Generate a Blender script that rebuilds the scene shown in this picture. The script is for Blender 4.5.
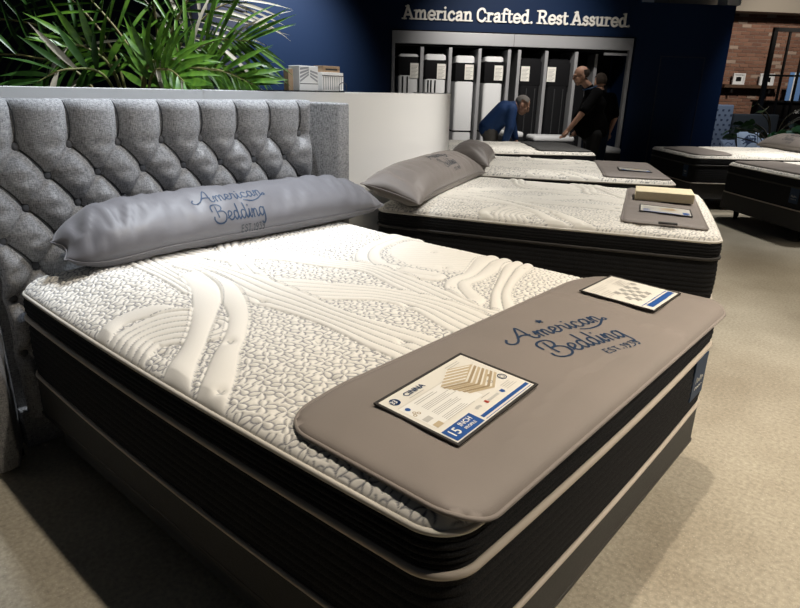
import bpy, bmesh, math, random
import numpy as np
from mathutils import Vector, Matrix
from mathutils.bvhtree import BVHTree
from mathutils import noise as mnoise

for o in list(bpy.data.objects): bpy.data.objects.remove(o)
SC = bpy.context.scene
COL = SC.collection
R = math.radians

# ------------------------------------------------------------------ camera
yaw, pitch, roll = R(40.628), R(19.216), R(1.47)
cy, sy, cp, sp = math.cos(yaw), math.sin(yaw), math.cos(pitch), math.sin(pitch)
fw = Vector((-sy*cp, cy*cp, -sp)); rt = Vector((cy, sy, 0)); up = rt.cross(fw)
r2 = math.cos(roll)*rt + math.sin(roll)*up
u2 = -math.sin(roll)*rt + math.cos(roll)*up
cam = bpy.data.objects.new('camera', bpy.data.cameras.new('camera'))
COL.objects.link(cam)
M4 = Matrix((r2, u2, -fw)).transposed().to_4x4()
M4.translation = Vector((2.545, -0.751, 1.495))
cam.matrix_world = M4
cam.data.sensor_width = 36.0
cam.data.lens = 616.8*36/800
cam.data.clip_start = 0.05
SC.camera = cam
# ------------------------------------------------------------------ world, lights, exposure
w = bpy.data.worlds.new('world'); SC.world = w; w.use_nodes = True
w.node_tree.nodes['Background'].inputs[0].default_value = (0.75, 0.85, 1.0, 1)
w.node_tree.nodes['Background'].inputs[1].default_value = 0.014
SC.view_settings.view_transform = 'Standard'
SC.view_settings.look = 'None'
SC.view_settings.exposure = 0.22
SC.view_settings.gamma = 1.0
SC.view_settings.use_curve_mapping = False

def spot(name, loc, target, power, col, angle=70, blend=.6, rad=.12):
    d = bpy.data.lights.new(name, 'SPOT'); d.energy = power; d.color = col
    d.spot_size = R(angle); d.spot_blend = blend; d.shadow_soft_size = rad
    o = bpy.data.objects.new(name, d); COL.objects.link(o); o.location = loc
    o.rotation_euler = (Vector(target)-Vector(loc)).to_track_quat('-Z', 'Y').to_euler()
    return o
WARM = (1.0, .89, .74); NEUT = (1.0, .96, .90); COOL = (.66, .80, 1.0)
spot('track_spot', (1.75, .98, 4.7), (1.85, .85, .6), 410, WARM, 70, .7, .06)
spot('track_spot', (.55, 1.75, 4.6), (.30, .55, .8), 180, COOL, 40, .9, .10)
spot('track_spot', (4.6, 2.4, 4.4), (2.1, 1.0, .4), 430, WARM, 44, .8, .12)
spot('track_spot', (3.0, 3.2, 4.4), (-.1, .80, 1.45), 420, (.90, .94, 1.0), 30, .9, .12)
spot('track_spot', (1.6, 4.6, 4.6), (.7, 3.5, .7), 500, NEUT, 52, .7, .2)
spot('track_spot', (.6, 6.4, 4.6), (-.4, 5.6, .7), 500, NEUT, 52, .7, .2)
spot('track_spot', (-1.0, 7.8, 4.6), (-1.6, 6.9, .7), 380, NEUT, 44, .7, .2)
spot('track_spot', (3.4, 4.9, 4.6), (2.9, 4.6, 0), 700, WARM, 70, .8, .2)
spot('track_spot', (3.8, 2.0, 4.6), (3.5, 1.9, 0), 640, WARM, 64, .8, .2)
spot('track_spot', (.4, 9.8, 4.6), (.9, 9.8, .7), 480, NEUT, 56, .7, .2)
spot('track_spot', (1.8, 8.8, 4.6), (1.6, 8.4, .3), 480, NEUT, 56, .7, .2)
spot('wall_washer', (-1.0, 6.6, 4.3), (-3.5, 9.1, 1.9), 780, NEUT, 56, .9, .15)
spot('wall_washer', (-4.9, 4.6, 4.2), (-6.2, 6.1, 2.1), 1100, NEUT, 60, .9, .15)
spot('wall_washer', (-.2, 1.5, 4.4), (-.75, 1.1, 1.4), 480, (.88, .94, 1.0), 58, .7, .08)
spot('wall_washer', (2.4, 4.1, 4.3), (-.5, 2.6, 1.25), 420, NEUT, 30, .8, .15)
spot('wall_washer', (.9, 12.6, 4.6), (-1.0, 15.8, 2.0), 620, WARM, 60, .8, .2)
spot('track_spot', (.6, 11.5, 4.5), (-.5, 12.6, .9), 260, COOL, 46, .8, .1)  # extra lamp added to brighten the bench, cushions and leafy plant

# ------------------------------------------------------------------ materials
def nt(name):
    m = bpy.data.materials.new(name); m.use_nodes = True
    return m, m.node_tree.nodes, m.node_tree.links, m.node_tree.nodes['Principled BSDF']
def mat(name, col, rough=.6, metal=0, spec=.5, bump=None, var=None, sheen=0, alpha=None):
    """bump=(scale,strength) noise bump, var=(scale,colour2) noise colour mix"""
    m, N, Lk, B = nt(name)
    B.inputs['Base Color'].default_value = (*col, 1); B.inputs['Roughness'].default_value = rough
    B.inputs['Metallic'].default_value = metal; B.inputs['Specular IOR Level'].default_value = spec
    if sheen: B.inputs['Sheen Weight'].default_value = sheen
    tc = N.new('ShaderNodeTexCoord')
    if var:
        n = N.new('ShaderNodeTexNoise'); n.inputs['Scale'].default_value = var[0]; n.inputs['Detail'].default_value = 6
        Lk.new(tc.outputs['Object'], n.inputs['Vector'])
        x = N.new('ShaderNodeMix'); x.data_type = 'RGBA'
        x.inputs[6].default_value = (*col, 1); x.inputs[7].default_value = (*var[1], 1)
        rp = N.new('ShaderNodeMapRange'); rp.inputs[1].default_value = .35; rp.inputs[2].default_value = .65
        Lk.new(n.outputs[0], rp.inputs[0]); Lk.new(rp.outputs[0], x.inputs[0]); Lk.new(x.outputs[2], B.inputs['Base Color'])
    if bump:
        n = N.new('ShaderNodeTexNoise'); n.inputs['Scale'].default_value = bump[0]; n.inputs['Detail'].default_value = 3
        Lk.new(tc.outputs['Object'], n.inputs['Vector'])
        b = N.new('ShaderNodeBump'); b.inputs['Strength'].default_value = bump[1]; b.inputs['Distance'].default_value = .01
        Lk.new(n.outputs[0], b.inputs['Height']); Lk.new(b.outputs[0], B.inputs['Normal'])
    return m
def attr_mat(name, attr, col_a, col_b, rough=.8, bump=None, sheen=0):
    m, N, Lk, B = nt(name)
    a = N.new('ShaderNodeAttribute'); a.attribute_name = attr
    x = N.new('ShaderNodeMix'); x.data_type = 'RGBA'
    x.inputs[6].default_value = (*col_a, 1); x.inputs[7].default_value = (*col_b, 1)
    Lk.new(a.outputs['Fac'], x.inputs[0]); Lk.new(x.outputs[2], B.inputs['Base Color'])
    B.inputs['Roughness'].default_value = rough; B.inputs['Specular IOR Level'].default_value = .25
    if sheen: B.inputs['Sheen Weight'].default_value = sheen
    if bump:
        tc = N.new('ShaderNodeTexCoord')
        n = N.new('ShaderNodeTexNoise'); n.inputs['Scale'].default_value = bump[0]; n.inputs['Detail'].default_value = 2
        Lk.new(tc.outputs['Object'], n.inputs['Vector'])
        b = N.new('ShaderNodeBump'); b.inputs['Strength'].default_value = bump[1]; b.inputs['Distance'].default_value = .005
        Lk.new(n.outputs[0], b.inputs['Height']); Lk.new(b.outputs[0], B.inputs['Normal'])
    return m
def linen_mat():
    m, N, Lk, B = nt('grey linen')
    tc = N.new('ShaderNodeTexCoord'); outs = []
    for sc in ((60, 60, 700), (60, 700, 60)):
        mp = N.new('ShaderNodeMapping'); mp.inputs['Scale'].default_value = sc
        n = N.new('ShaderNodeTexNoise'); n.inputs['Scale'].default_value = 1.0; n.inputs['Detail'].default_value = 3
        Lk.new(tc.outputs['Object'], mp.inputs['Vector']); Lk.new(mp.outputs[0], n.inputs['Vector']); outs.append(n)
    ad = N.new('ShaderNodeMath'); ad.operation = 'ADD'
    Lk.new(outs[0].outputs[0], ad.inputs[0]); Lk.new(outs[1].outputs[0], ad.inputs[1])
    rp = N.new('ShaderNodeMapRange'); rp.inputs[1].default_value = .75; rp.inputs[2].default_value = 1.25
    Lk.new(ad.outputs[0], rp.inputs[0])
    x = N.new('ShaderNodeMix'); x.data_type = 'RGBA'
    x.inputs[6].default_value = (.13, .13, .135, 1); x.inputs[7].default_value = (.54, .535, .535, 1)
    Lk.new(rp.outputs[0], x.inputs[0]); Lk.new(x.outputs[2], B.inputs['Base Color'])
    b = N.new('ShaderNodeBump'); b.inputs['Strength'].default_value = .35; b.inputs['Distance'].default_value = .002
    Lk.new(rp.outputs[0], b.inputs['Height']); Lk.new(b.outputs[0], B.inputs['Normal'])
    B.inputs['Roughness'].default_value = .95; B.inputs['Specular IOR Level'].default_value = .1
    return m
def concrete_mat():
    m, N, Lk, B = nt('polished concrete')
    tc = N.new('ShaderNodeTexCoord')
    def noi(s, d):
        n = N.new('ShaderNodeTexNoise'); n.inputs['Scale'].default_value = s; n.inputs['Detail'].default_value = d
        Lk.new(tc.outputs['Object'], n.inputs['Vector']); return n
    big, fine, spk = noi(1.3, 6), noi(60, 4), noi(240, 2)
    x = N.new('ShaderNodeMix'); x.data_type = 'RGBA'
    x.inputs[6].default_value = (.25, .215, .16, 1); x.inputs[7].default_value = (.40, .365, .29, 1)
    rp = N.new('ShaderNodeMapRange'); rp.inputs[1].default_value = .3; rp.inputs[2].default_value = .7
    Lk.new(big.outputs[0], rp.inputs[0]); Lk.new(rp.outputs[0], x.inputs[0])
    y = N.new('ShaderNodeMix'); y.data_type = 'RGBA'; y.blend_type = 'OVERLAY'; y.inputs[0].default_value = .55
    Lk.new(x.outputs[2], y.inputs[6]); Lk.new(fine.outputs[0], y.inputs[7])
    z = N.new('ShaderNodeMix'); z.data_type = 'RGBA'
    r2_ = N.new('ShaderNodeMapRange'); r2_.inputs[1].default_value = .64; r2_.inputs[2].default_value = .72
    Lk.new(spk.outputs[0], r2_.inputs[0]); Lk.new(r2_.outputs[0], z.inputs[0])
    Lk.new(y.outputs[2], z.inputs[6]); z.inputs[7].default_value = (.62, .58, .5, 1)
    Lk.new(z.outputs[2], B.inputs['Base Color'])
    r3 = N.new('ShaderNodeMapRange'); r3.inputs[3].default_value = .35; r3.inputs[4].default_value = .6
    Lk.new(big.outputs[0], r3.inputs[0]); Lk.new(r3.outputs[0], B.inputs['Roughness'])
    return m

M = dict(
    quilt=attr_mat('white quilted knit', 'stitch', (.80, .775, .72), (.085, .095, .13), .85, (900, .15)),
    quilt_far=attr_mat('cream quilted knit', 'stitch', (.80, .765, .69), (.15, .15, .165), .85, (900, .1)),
    border=mat('black ribbed border', (.009, .0092, .0105), .85, bump=(420, .9), var=(300, (.026, .0265, .029)), spec=.2),
    piping=mat('taupe piping', (.52, .455, .38), .6, bump=(300, .1)),
    piping_light=mat('pale piping', (.62, .585, .52), .6, bump=(300, .1)),
    charcoal=mat('charcoal upholstery', (.036, .035, .034), .75, bump=(500, .3), var=(250, (.05, .049, .047))),
    taupe=mat('taupe cover fabric', (.215, .185, .165), .62, bump=(600, .12), var=(3, (.235, .2, .178)), sheen=.15),
    pillow=mat('grey satin cover', (.125, .122, .135), .5, bump=(500, .08), var=(3, (.14, .137, .15)), sheen=.2),
    pillow_taupe=mat('taupe pillow cover', (.18, .155, .14), .55, bump=(500, .08), sheen=.2),
    logo=mat('navy print', (.008, .03, .075), .6),
    logo_grey=mat('grey print', (.05, .055, .065), .6),
    linen=linen_mat(),
    button=mat('dark fabric button', (.11, .11, .115), .9, bump=(400, .3)),
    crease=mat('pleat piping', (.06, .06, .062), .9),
    card=mat('printed card', (.82, .79, .72), .15),
    cardblue=mat('card blue ink', (.03, .10, .33), .3),
    cardnavy=mat('card navy ink', (.008, .03, .10), .3),
    cardgrey=mat('card grey ink', (.36, .35, .33), .35),
    cardbeige=mat('card beige ink', (.55, .45, .30), .35),
    cardtan=mat('card tan ink', (.40, .31, .19), .35),
    cardwhite=mat('card white ink', (.85, .84, .8), .3),
    cardgreyl=mat('card pale grey ink', (.55, .54, .51), .35),
    cardred=mat('card red ink', (.4, .05, .03), .35),
    edge=mat('dark sleeve edging', (.03, .027, .025), .6),
    foam=mat('cream foam', (.86, .76, .54), .9, bump=(350, .4), var=(180, (.80, .69, .46))),
    wall_white=mat('white painted partition', (.80, .79, .765), .55, bump=(80, .02)),
    navy=mat('navy painted wall', (.0032, .0145, .048), .6, bump=(60, .02), spec=.15),
    navy_dark=mat('dark navy painted wall', (.004, .009, .03), .6),
    silver=mat('brushed silver panel', (.38, .38, .39), .4, metal=.35, bump=(200, .03)),
    black=mat('matte black', (.004, .004, .005), .8, spec=.2),
    black_steel=mat('black steel', (.005, .005, .006), .5),
    white_matt=mat('white mattress cover', (.72, .72, .72), .8, bump=(120, .4)),
    white_sign=mat('cream sign letter', (.80, .76, .70), .5),
    concrete=concrete_mat(),
    mortar=mat('mortar', (.23, .19, .165), .9, bump=(200, .3)),
    beam=mat('pale painted beam', (.5, .5, .5), .6),
    soffit=mat('beige soffit', (.22, .20, .175), .8),
    wood=mat('dark wood shelf', (.055, .03, .018), .6, var=(20, (.09, .05, .03))),
    cardboard=mat('kraft cardboard', (.33, .22, .13), .85, var=(40, (.38, .26, .16))),
    boxwhite=mat('white box board', (.84, .83, .81), .6),
    boxgrey=mat('grey printed board', (.33, .33, .34), .6),
    skin=mat('skin', (.48, .27, .185), .55),
    black_shirt=mat('black cotton', (.0028, .0028, .0032), .95, bump=(30, .4), spec=.1),
    black_trouser=mat('black trousers', (.005, .005, .006), .85),
    jeans=mat('dark jeans', (.008, .02, .05), .85),
    blue_jacket=mat('blue blazer', (.008, .045, .16), .75, bump=(25, .4)),
    grey_trouser=mat('grey trousers', (.10, .095, .09), .85),
    hair_grey=mat('grey hair', (.22, .2, .18), .8, bump=(150, .6)),
    hair_brown=mat('brown hair', (.035, .022, .014), .8, bump=(150, .6)),
    shoe=mat('black shoe', (.006, .006, .006), .4),
    glass=mat('spectacle rim', (.01, .01, .01), .3),
    lanyard=mat('blue lanyard', (.02, .06, .14), .5),
    pot=mat('dark planter', (.03, .03, .032), .5),
    soil=mat('soil', (.02, .014, .009), .95, bump=(60, .8)),
    leaf=mat('palm green', (.12, .25, .02), .42, var=(6, (.05, .14, .014))),
    leaf_dark=mat('dark palm green', (.02, .065, .010), .4, var=(6, (.035, .10, .012))),
    leaf_pale=mat('pale dry palm leaf', (.52, .47, .36), .5),
    stem=mat('palm stalk', (.16, .18, .045), .5, var=(8, (.25, .2, .08))),
    monstera=mat('glossy monstera green', (.02, .075, .018), .3),
    trunk=mat('plant stem', (.06, .045, .02), .7),
    sky_print=mat('blue print', (.12, .25, .55), .5),
    pattern=mat('blue dot print', (.26, .28, .33), .7),
    dot=mat('slate dot ink', (.06, .075, .12), .7),
    white_print=mat('white cotton', (.62, .65, .7), .7),
    brown_cover=mat('worn brown stain', (.2, .15, .1), .8),
    gunmetal=mat('dark steel rail', (.07, .072, .075), .4, metal=.6),
)

# ------------------------------------------------------------------ helpers
def link(o, parent=None):
    COL.objects.link(o)
    if parent: o.parent = parent
    return o
def tag(o, label=None, cat=None, group=None, kind=None):
    if label: o['label'] = label
    if cat: o['category'] = cat
    if group: o['group'] = group
    if kind: o['kind'] = kind
    return o
def thing(name, label, cat, loc=(0, 0, 0), rz=0, group=None):
    o = bpy.data.objects.new(name, None); o.empty_display_size = .1; COL.objects.link(o)
    o.location = loc; o.rotation_euler = (0, 0, rz)
    return tag(o, label, cat, group)
def mesh(name, verts, faces, m, parent=None, smooth=True, loc=None, rz=None, label=None):
    me = bpy.data.meshes.new(name)
    me.from_pydata([tuple(v) for v in verts], [], [tuple(f) for f in faces])
    if smooth: me.polygons.foreach_set('use_smooth', [True]*len(me.polygons))
    me.materials.append(m); me.update()
    o = bpy.data.objects.new(name, me); link(o, parent)
    if loc is not None: o.location = loc
    if rz is not None: o.rotation_euler = (0, 0, rz)
    if label: o['label'] = label
    return o
class MB:
    """collects shapes into one mesh"""
    def __init__(s): s.v = []; s.f = []
    def add(s, v, f):
        n = len(s.v); s.v += [tuple(a) for a in v]; s.f += [tuple(i+n for i in q) for q in f]; return s
    def box(s, x0, x1, y0, y1, z0, z1, b=0.0):
        if b <= 0:
            v = [(x, y, z) for x in (x0, x1) for y in (y0, y1) for z in (z0, z1)]
            return s.add(v, [(0, 1, 3, 2), (4, 6, 7, 5), (0, 4, 5, 1), (2, 3, 7, 6), (0, 2, 6, 4), (1, 5, 7, 3)])
        bm = bmesh.new(); bmesh.ops.create_cube(bm, size=1)
        for q in bm.verts: q.co = Vector((x0+(q.co.x+.5)*(x1-x0), y0+(q.co.y+.5)*(y1-y0), z0+(q.co.z+.5)*(z1-z0)))
        bmesh.ops.bevel(bm, geom=bm.edges[:], offset=b, segments=3, profile=.5, affect='EDGES')
        bm.verts.index_update()
        s.add([q.co[:] for q in bm.verts], [[q.index for q in f.verts] for f in bm.faces]); bm.free(); return s
    def tube(s, pts, rad, n=8, closed=False, cap=True):
        pts = [Vector(p) for p in pts]; k = len(pts)
        rad = rad if hasattr(rad, '__len__') else [rad]*k
        base = len(s.v); ref = None
        for i, p in enumerate(pts):
            a = pts[(i-1) % k] if (closed or i > 0) else p
            b = pts[(i+1) % k] if (closed or i < k-1) else p
            t = (b-a).normalized()
            if ref is None:
                ref = t.orthogonal().normalized()
                if abs(t.z) < .9: ref = Vector((0, 0, 1)).cross(t).normalized()
            ref = (ref - t*ref.dot(t)).normalized(); bn = t.cross(ref)
            for j in range(n):
                c, q = math.cos(2*math.pi*j/n), math.sin(2*math.pi*j/n)
                s.v.append(tuple(p + rad[i]*(ref*c + bn*q)))
        for i in range(k if closed else k-1):
            i2 = (i+1) % k
            for j in range(n):
                j2 = (j+1) % n
                s.f.append((base+i*n+j, base+i*n+j2, base+i2*n+j2, base+i2*n+j))
        if cap and not closed:
            s.f.append(tuple(base+j for j in range(n))[::-1]); s.f.append(tuple(base+(k-1)*n+j for j in range(n)))
        return s
    def ball(s, c, r, n=12, m=8):
        rx, ry, rz = r if hasattr(r, '__len__') else (r, r, r)
        v = [(c[0], c[1], c[2]+rz)]
        for i in range(1, m):
            a = math.pi*i/m
            for j in range(n):
                b = 2*math.pi*j/n
                v.append((c[0]+rx*math.sin(a)*math.cos(b), c[1]+ry*math.sin(a)*math.sin(b), c[2]+rz*math.cos(a)))
        v.append((c[0], c[1], c[2]-rz)); f = []
        for j in range(n): f.append((0, 1+j, 1+(j+1) % n))
        for i in range(m-2):
            for j in range(n):
                a = 1+i*n+j; b = 1+i*n+(j+1) % n; f.append((a, a+n, b+n, b))
        e = len(v)-1
        for j in range(n): f.append((e, 1+(m-2)*n+(j+1) % n, 1+(m-2)*n+j))
        return s.add(v, f)
    def build(s, name, m, parent=None, smooth=False, loc=None, rz=None, label=None):
        return mesh(name, s.v, s.f, m, parent, smooth, loc, rz, label)
def copy_tree(o, parent=None):
    c = o.copy(); COL.objects.link(c); c.parent = parent
    for ch in o.children: copy_tree(ch, c)
    return c
def catmull(pts, n=8, closed=False):
    P = [Vector(p) for p in pts]; k = len(P); out = []
    for i in range(k if closed else k-1):
        if closed: a, b, c, d = P[(i-1) % k], P[i], P[(i+1) % k], P[(i+2) % k]
        else: a, b, c, d = P[max(i-1, 0)], P[i], P[i+1], P[min(i+2, k-1)]
        for j in range(n):
            t = j/n
            out.append(.5*((2*b)+(c-a)*t+(2*a-5*b+4*c-d)*t*t+(3*b-a-3*c+d)*t**3))
    if not closed: out.append(P[-1])
    return out

# ------------------------------------------------------------------ structure
fl = MB().box(-14, 10, -8, 22, -.1, 0).build('floor', M['concrete']); tag(fl, kind='structure')
WO = Vector((-4.873, 7.539, 0)); WT = Vector((.6897, .7241, 0)).normalized(); WN = Vector((WT.y, -WT.x, 0))
WANG = math.atan2(WT.y, WT.x)
# back wall local frame: x along the wall, y into the wall, origin at the display unit's foot corner
def in_wall(mb, name, m, parent=None, smooth=False, label=None):
    o = mb.build(name, m, parent, smooth, label=label)
    if parent is None: o.location = WO; o.rotation_euler = (0, 0, WANG)
    return o
wb = MB()
wb.box(-2.35, -.02, 0, 1.6, 0, 3.3); wb.box(4.2, 5.9, 0, 1.6, 0, 2.98); wb.box(-.02, 4.2, 0, 1.6, 2.43, 2.98)
wb.box(-.02, 4.2, .85, 1.6, 0, 2.43); wb.box(-.02, 4.2, 0, 1.6, 2.98, 3.3)
o = in_wall(wb, 'wall_back', M['navy']); tag(o, kind='structure')
o = in_wall(MB().box(-6.2, -2.35, -.25, 1.6, 0, 3.6), 'wall_left', M['navy_dark']); tag(o, kind='structure')
# flush door in the navy wall beside the unit
db = MB(); db.box(4.68, 4.70, -.008, 0, 0, 2.15).box(5.48, 5.50, -.008, 0, 0, 2.15).box(4.68, 5.5, -.008, 0, 2.13, 2.15)
o = in_wall(db, 'door_1', M['navy_dark']); tag(o, kind='structure')
in_wall(MB().box(4.71, 5.47, -.004, 0, .01, 2.125), 'door_leaf', M['navy'], o)

# curved white partition behind the headboards
PX, PY0, PR, PH, PT = -.30, 1.9, 3.55, 1.466, .30
def part_path(off):
    pts = [(PX-off, -2.6)]
    for i in range(0, 33):
        a = R(50)*i/32
        pts.append((PX-PR+(PR-off)*math.cos(a), PY0+(PR-off)*math.sin(a)))
    return pts
a_, b_ = part_path(0), part_path(PT)
v = []; f = []; n = len(a_)
for (x, y), (x2, y2) in zip(a_, b_): hh = PH; v += [(x, y, 0), (x, y, hh), (x2, y2, hh), (x2, y2, 0)]
for i in range(n-1):
    for j in range(4): f.append((4*i+j, 4*(i+1)+j, 4*(i+1)+(j+1) % 4, 4*i+(j+1) % 4))
f += [(0, 1, 2, 3), (4*n-1, 4*n-2, 4*n-3, 4*n-4)]
o = mesh('wall_partition', v, f, M['wall_white'], smooth=False); tag(o, kind='structure')
mod = o.modifiers.new('smooth', 'EDGE_SPLIT'); mod.split_angle = R(30)
o.data.polygons.foreach_set('use_smooth', [True]*len(o.data.polygons))

# ------------------------------------------------------------------ mattress
L = 2.032
TH = .378; MIDZ = .248
def seg_dist(X, Y, pts):
    """distance, signed side, arclength to polyline for arrays"""
    best = np.full(X.shape, 1e9); side = np.zeros(X.shape); arc = np.zeros(X.shape); s0 = 0
    for (ax, ay), (bx, by) in zip(pts[:-1], pts[1:]):
        dx, dy = bx-ax, by-ay; l2 = dx*dx+dy*dy; l = math.sqrt(l2)
        if l < 1e-6: continue
        t = np.clip(((X-ax)*dx+(Y-ay)*dy)/l2, 0, 1)
        ex, ey = X-ax-t*dx, Y-ay-t*dy; d = np.sqrt(ex*ex+ey*ey)
        m_ = d < best
        best[m_] = d[m_]; side[m_] = np.sign(dx*ey-dy*ex)[m_]; arc[m_] = (s0+t*l)[m_]; s0 += l
    return best, side, arc
def cr2(pts, n=8): return [(p.x, p.y) for p in catmull([(a, b, 0) for a, b in pts], n)]
# (control points from head/near corner in metres, half width, number of ribs)
BANDS = [
    ([(.556, 1.78), (.649, 1.432), (.697, 1.24), (.778, 1.116), (.887, 1.049), (.984, 1.064), (1.13, 1.12)], .055, 2),
    ([(1.085, 1.68), (1.22, 1.288), (1.241, 1.12), (1.366, 1.01)], .06, 2),
    ([(1.205, 1.69), (1.337, 1.328), (1.42, 1.141), (1.52, 1.0)], .045, 2),
    ([(.407, .706), (.554, .851), (.729, .917), (.896, 1.0), (1.063, .985), (1.248, .955), (1.425, .926), (1.6, .95)], .06, 4),
    ([(.75, .53), (.884, .626), (1.012, .729), (1.138, .82), (1.312, .86), (1.49, .83), (1.7, .78)], .085, 5),
    ([(.0, .98), (.2, .814), (.402, .699), (.574, .634), (.803, .546)], .05, 3),
    ([(-.02, .60), (.15, .55), (.33, .60), (.5, .68)], .06, 4),
    ([(.007, .287), (.207, .416), (.403, .498), (.628, .527), (.836, .52), (.993, .534), (1.181, .543), (1.372, .549), (1.526, .553), (1.7, .5)], .085, 5),
    ([(.029, .414), (.278, .378), (.474, .371), (.69, .36)], .055, 4),
    ([(.76, -.012), (.70, .075), (.735, .161), (.805, .214), (.88, .28)], .032, 1),
    ([(.92, -.03), (.86, .07), (.90, .157), (.99, .22)], .085, 6),
    ([(.57, .47), (.676, .46), (.814, .414), (.966, .337), (1.091, .239), (1.168, .153), (1.252, .075), (1.342, -.02)], .038, 1),
    ([(.55, .43), (.683, .395), (.80, .33), (.93, .235), (1.04, .135), (1.11, .055), (1.2, -.03)], .042, 1),
]
# the inside of the oval medallion is filled with fine parallel ribs
OVAL = (.96, 1.42, .24, .24)
TUFTS = [(.504, .223), (.788, .239), (.991, .061), (1.122, .2), (1.31, .041), (.539, .718), (.348, .991), (.476, 1.196), (.614, 1.053),
         (.921, .775), (.627, 1.342), (1.277, .389), (1.47, .256), (1.269, .794), (1.453, .559), (.92, .464), (1.074, 1.259), (.901, 1.399),
         (.477, .871), (.971, 1.09), (1.257, 1.067), (.25, .17), (.3, 1.45), (1.6, .12), (1.75, .4), (1.3, 1.5), (1.6, 1.3), (1.8, 1.0)]
def quilt(X, Y):
    """height (m) and thread amount for local coordinates measured from the head-near corner"""
    # clover loops
    s = .060
    th = math.radians(20); ct, st = math.cos(th), math.sin(th)
    wob = .006*np.sin(X*23+1.3*np.sin(Y*17))
    U = (X*ct+Y*st+wob)/s; V = (-X*st+Y*ct+.006*np.sin(Y*19+X*11))/(s*.86)
    row = np.floor(V); U = U+.5*(row % 2)
    du = (U-np.floor(U)-.5)*s; dv = (V-row-.5)*s*.86
    r = np.sqrt(du*du+dv*dv)+1e-6; a = np.arctan2(dv, du)+.4*np.where((np.floor(U)+row) % 2 > 0, 1, -1)
    c2 = np.cos(2*a); A = .0315
    rose = A*np.abs(c2)**.8+.0005
    dr = 1.6*A*np.abs(np.sin(2*a))/np.maximum(np.abs(c2), .12)**.2
    d = np.abs(r-rose)/np.sqrt(1+(dr/np.maximum(r, .006))**2)
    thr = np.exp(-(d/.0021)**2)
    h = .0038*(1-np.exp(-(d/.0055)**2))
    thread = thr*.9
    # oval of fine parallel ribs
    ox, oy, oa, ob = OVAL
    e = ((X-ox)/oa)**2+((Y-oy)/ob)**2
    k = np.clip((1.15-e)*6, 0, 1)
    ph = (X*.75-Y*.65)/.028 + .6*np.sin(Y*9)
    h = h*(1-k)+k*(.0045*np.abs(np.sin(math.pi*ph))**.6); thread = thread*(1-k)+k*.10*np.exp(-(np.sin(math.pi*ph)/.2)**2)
    for pts, hw, ribs in BANDS:
        P = cr2(pts)
        dd, sd, arc = seg_dist(X, Y, P)
        wv = hw*(1+.18*np.sin(arc*9))
        t = (dd*sd/wv+1)/2*ribs
        inside = np.clip((wv-dd)/.004, 0, 1)
        rib = np.abs(np.sin(math.pi*t))**.55
        amp = .0085 if ribs > 2 else .013
        h = h*(1-inside)+inside*amp*rib
        h = h-.002*np.exp(-((dd-wv)/.004)**2)
        fr = np.abs(t-np.round(t))*2*wv/max(ribs, 1)
        dots = .5+.5*np.sign(np.sin(arc/.0045*math.pi))
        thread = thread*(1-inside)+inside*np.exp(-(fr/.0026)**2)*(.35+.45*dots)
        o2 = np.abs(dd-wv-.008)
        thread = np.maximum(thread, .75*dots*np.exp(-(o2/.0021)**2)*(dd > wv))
    for (tx, ty) in TUFTS:
        q = np.sqrt((X-tx)**2+(Y-ty)**2); h = h-.011*np.exp(-(q/.018)**2)
        star = np.exp(-(np.minimum(np.abs(X-tx), np.abs(Y-ty))/.002)**2)*(q < .013)
        h = h-.002*star; thread = np.maximum(thread, .55*star)
    return h, np.clip(thread, 0, 1)
def crown(x, y, W, raise_=.075):
    """smooth pillow-top height above the bottom, x,y from the head-near corner"""
    e = np.clip(np.minimum(np.minimum(y, W-y), .6*(L-x)+.02), 0, .25)/.25; e = e*e*(3-2*e)
    t = np.clip(1-x/L, 0, 1)
    ed = np.clip(np.minimum(np.minimum(x, L-x), np.minimum(y, W-y)), 0, .055)
    drop = .030*(1-np.sqrt(np.clip(1-((.055-ed)/.055)**2, 0, 1)))
    return TH+(.012+raise_*t**1.5)*e-drop-.005
RC = .085
def clamp_round(X, Y, a, b, rc):
    """pull points outside a rounded rectangle (half sizes a,b) on to it"""
    cx, cy_ = np.clip(np.abs(X), 0, a-rc), np.clip(np.abs(Y), 0, b-rc)
    ex, ey = np.abs(X)-cx, np.abs(Y)-cy_
    l = np.sqrt(ex*ex+ey*ey)+1e-9; k = np.where(l > rc, rc/l, 1)
    return np.sign(X)*(cx+ex*k), np.sign(Y)*(cy_+ey*k)
BULGE = .026
def warp(X, Y, a, b):
    xn, yn = X/a, Y/b
    return X+BULGE*.5*(1-np.clip(yn*yn, 0, 1))*xn, Y+BULGE*(1-np.clip(xn*xn, 0, 1))*yn
def outline(W, off=0, n=64, rc=RC):
    a, b = L/2+off, W/2+off; rc = rc+off
    pts = []
    seg = [((a-rc, -b+rc), -90), ((a-rc, b-rc), 0), ((-a+rc, b-rc), 90), ((-a+rc, -b+rc), 180)]
    for (c, s0) in seg:
        for i in range(13):
            t = R(s0+90*i/12); pts.append((c[0]+rc*math.cos(t), c[1]+rc*math.sin(t)))
    out = []; k = len(pts)
    for i in range(k):
        p, q = pts[i], pts[(i+1) % k]; d = math.hypot(q[0]-p[0], q[1]-p[1]); m_ = max(1, int(d/.03))
        for j in range(m_): out.append((p[0]+(q[0]-p[0])*j/m_, p[1]+(q[1]-p[1])*j/m_))
    A = np.array(out); x, y = warp(A[:, 0], A[:, 1], a, b)
    return np.stack([x, y], 1)
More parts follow.
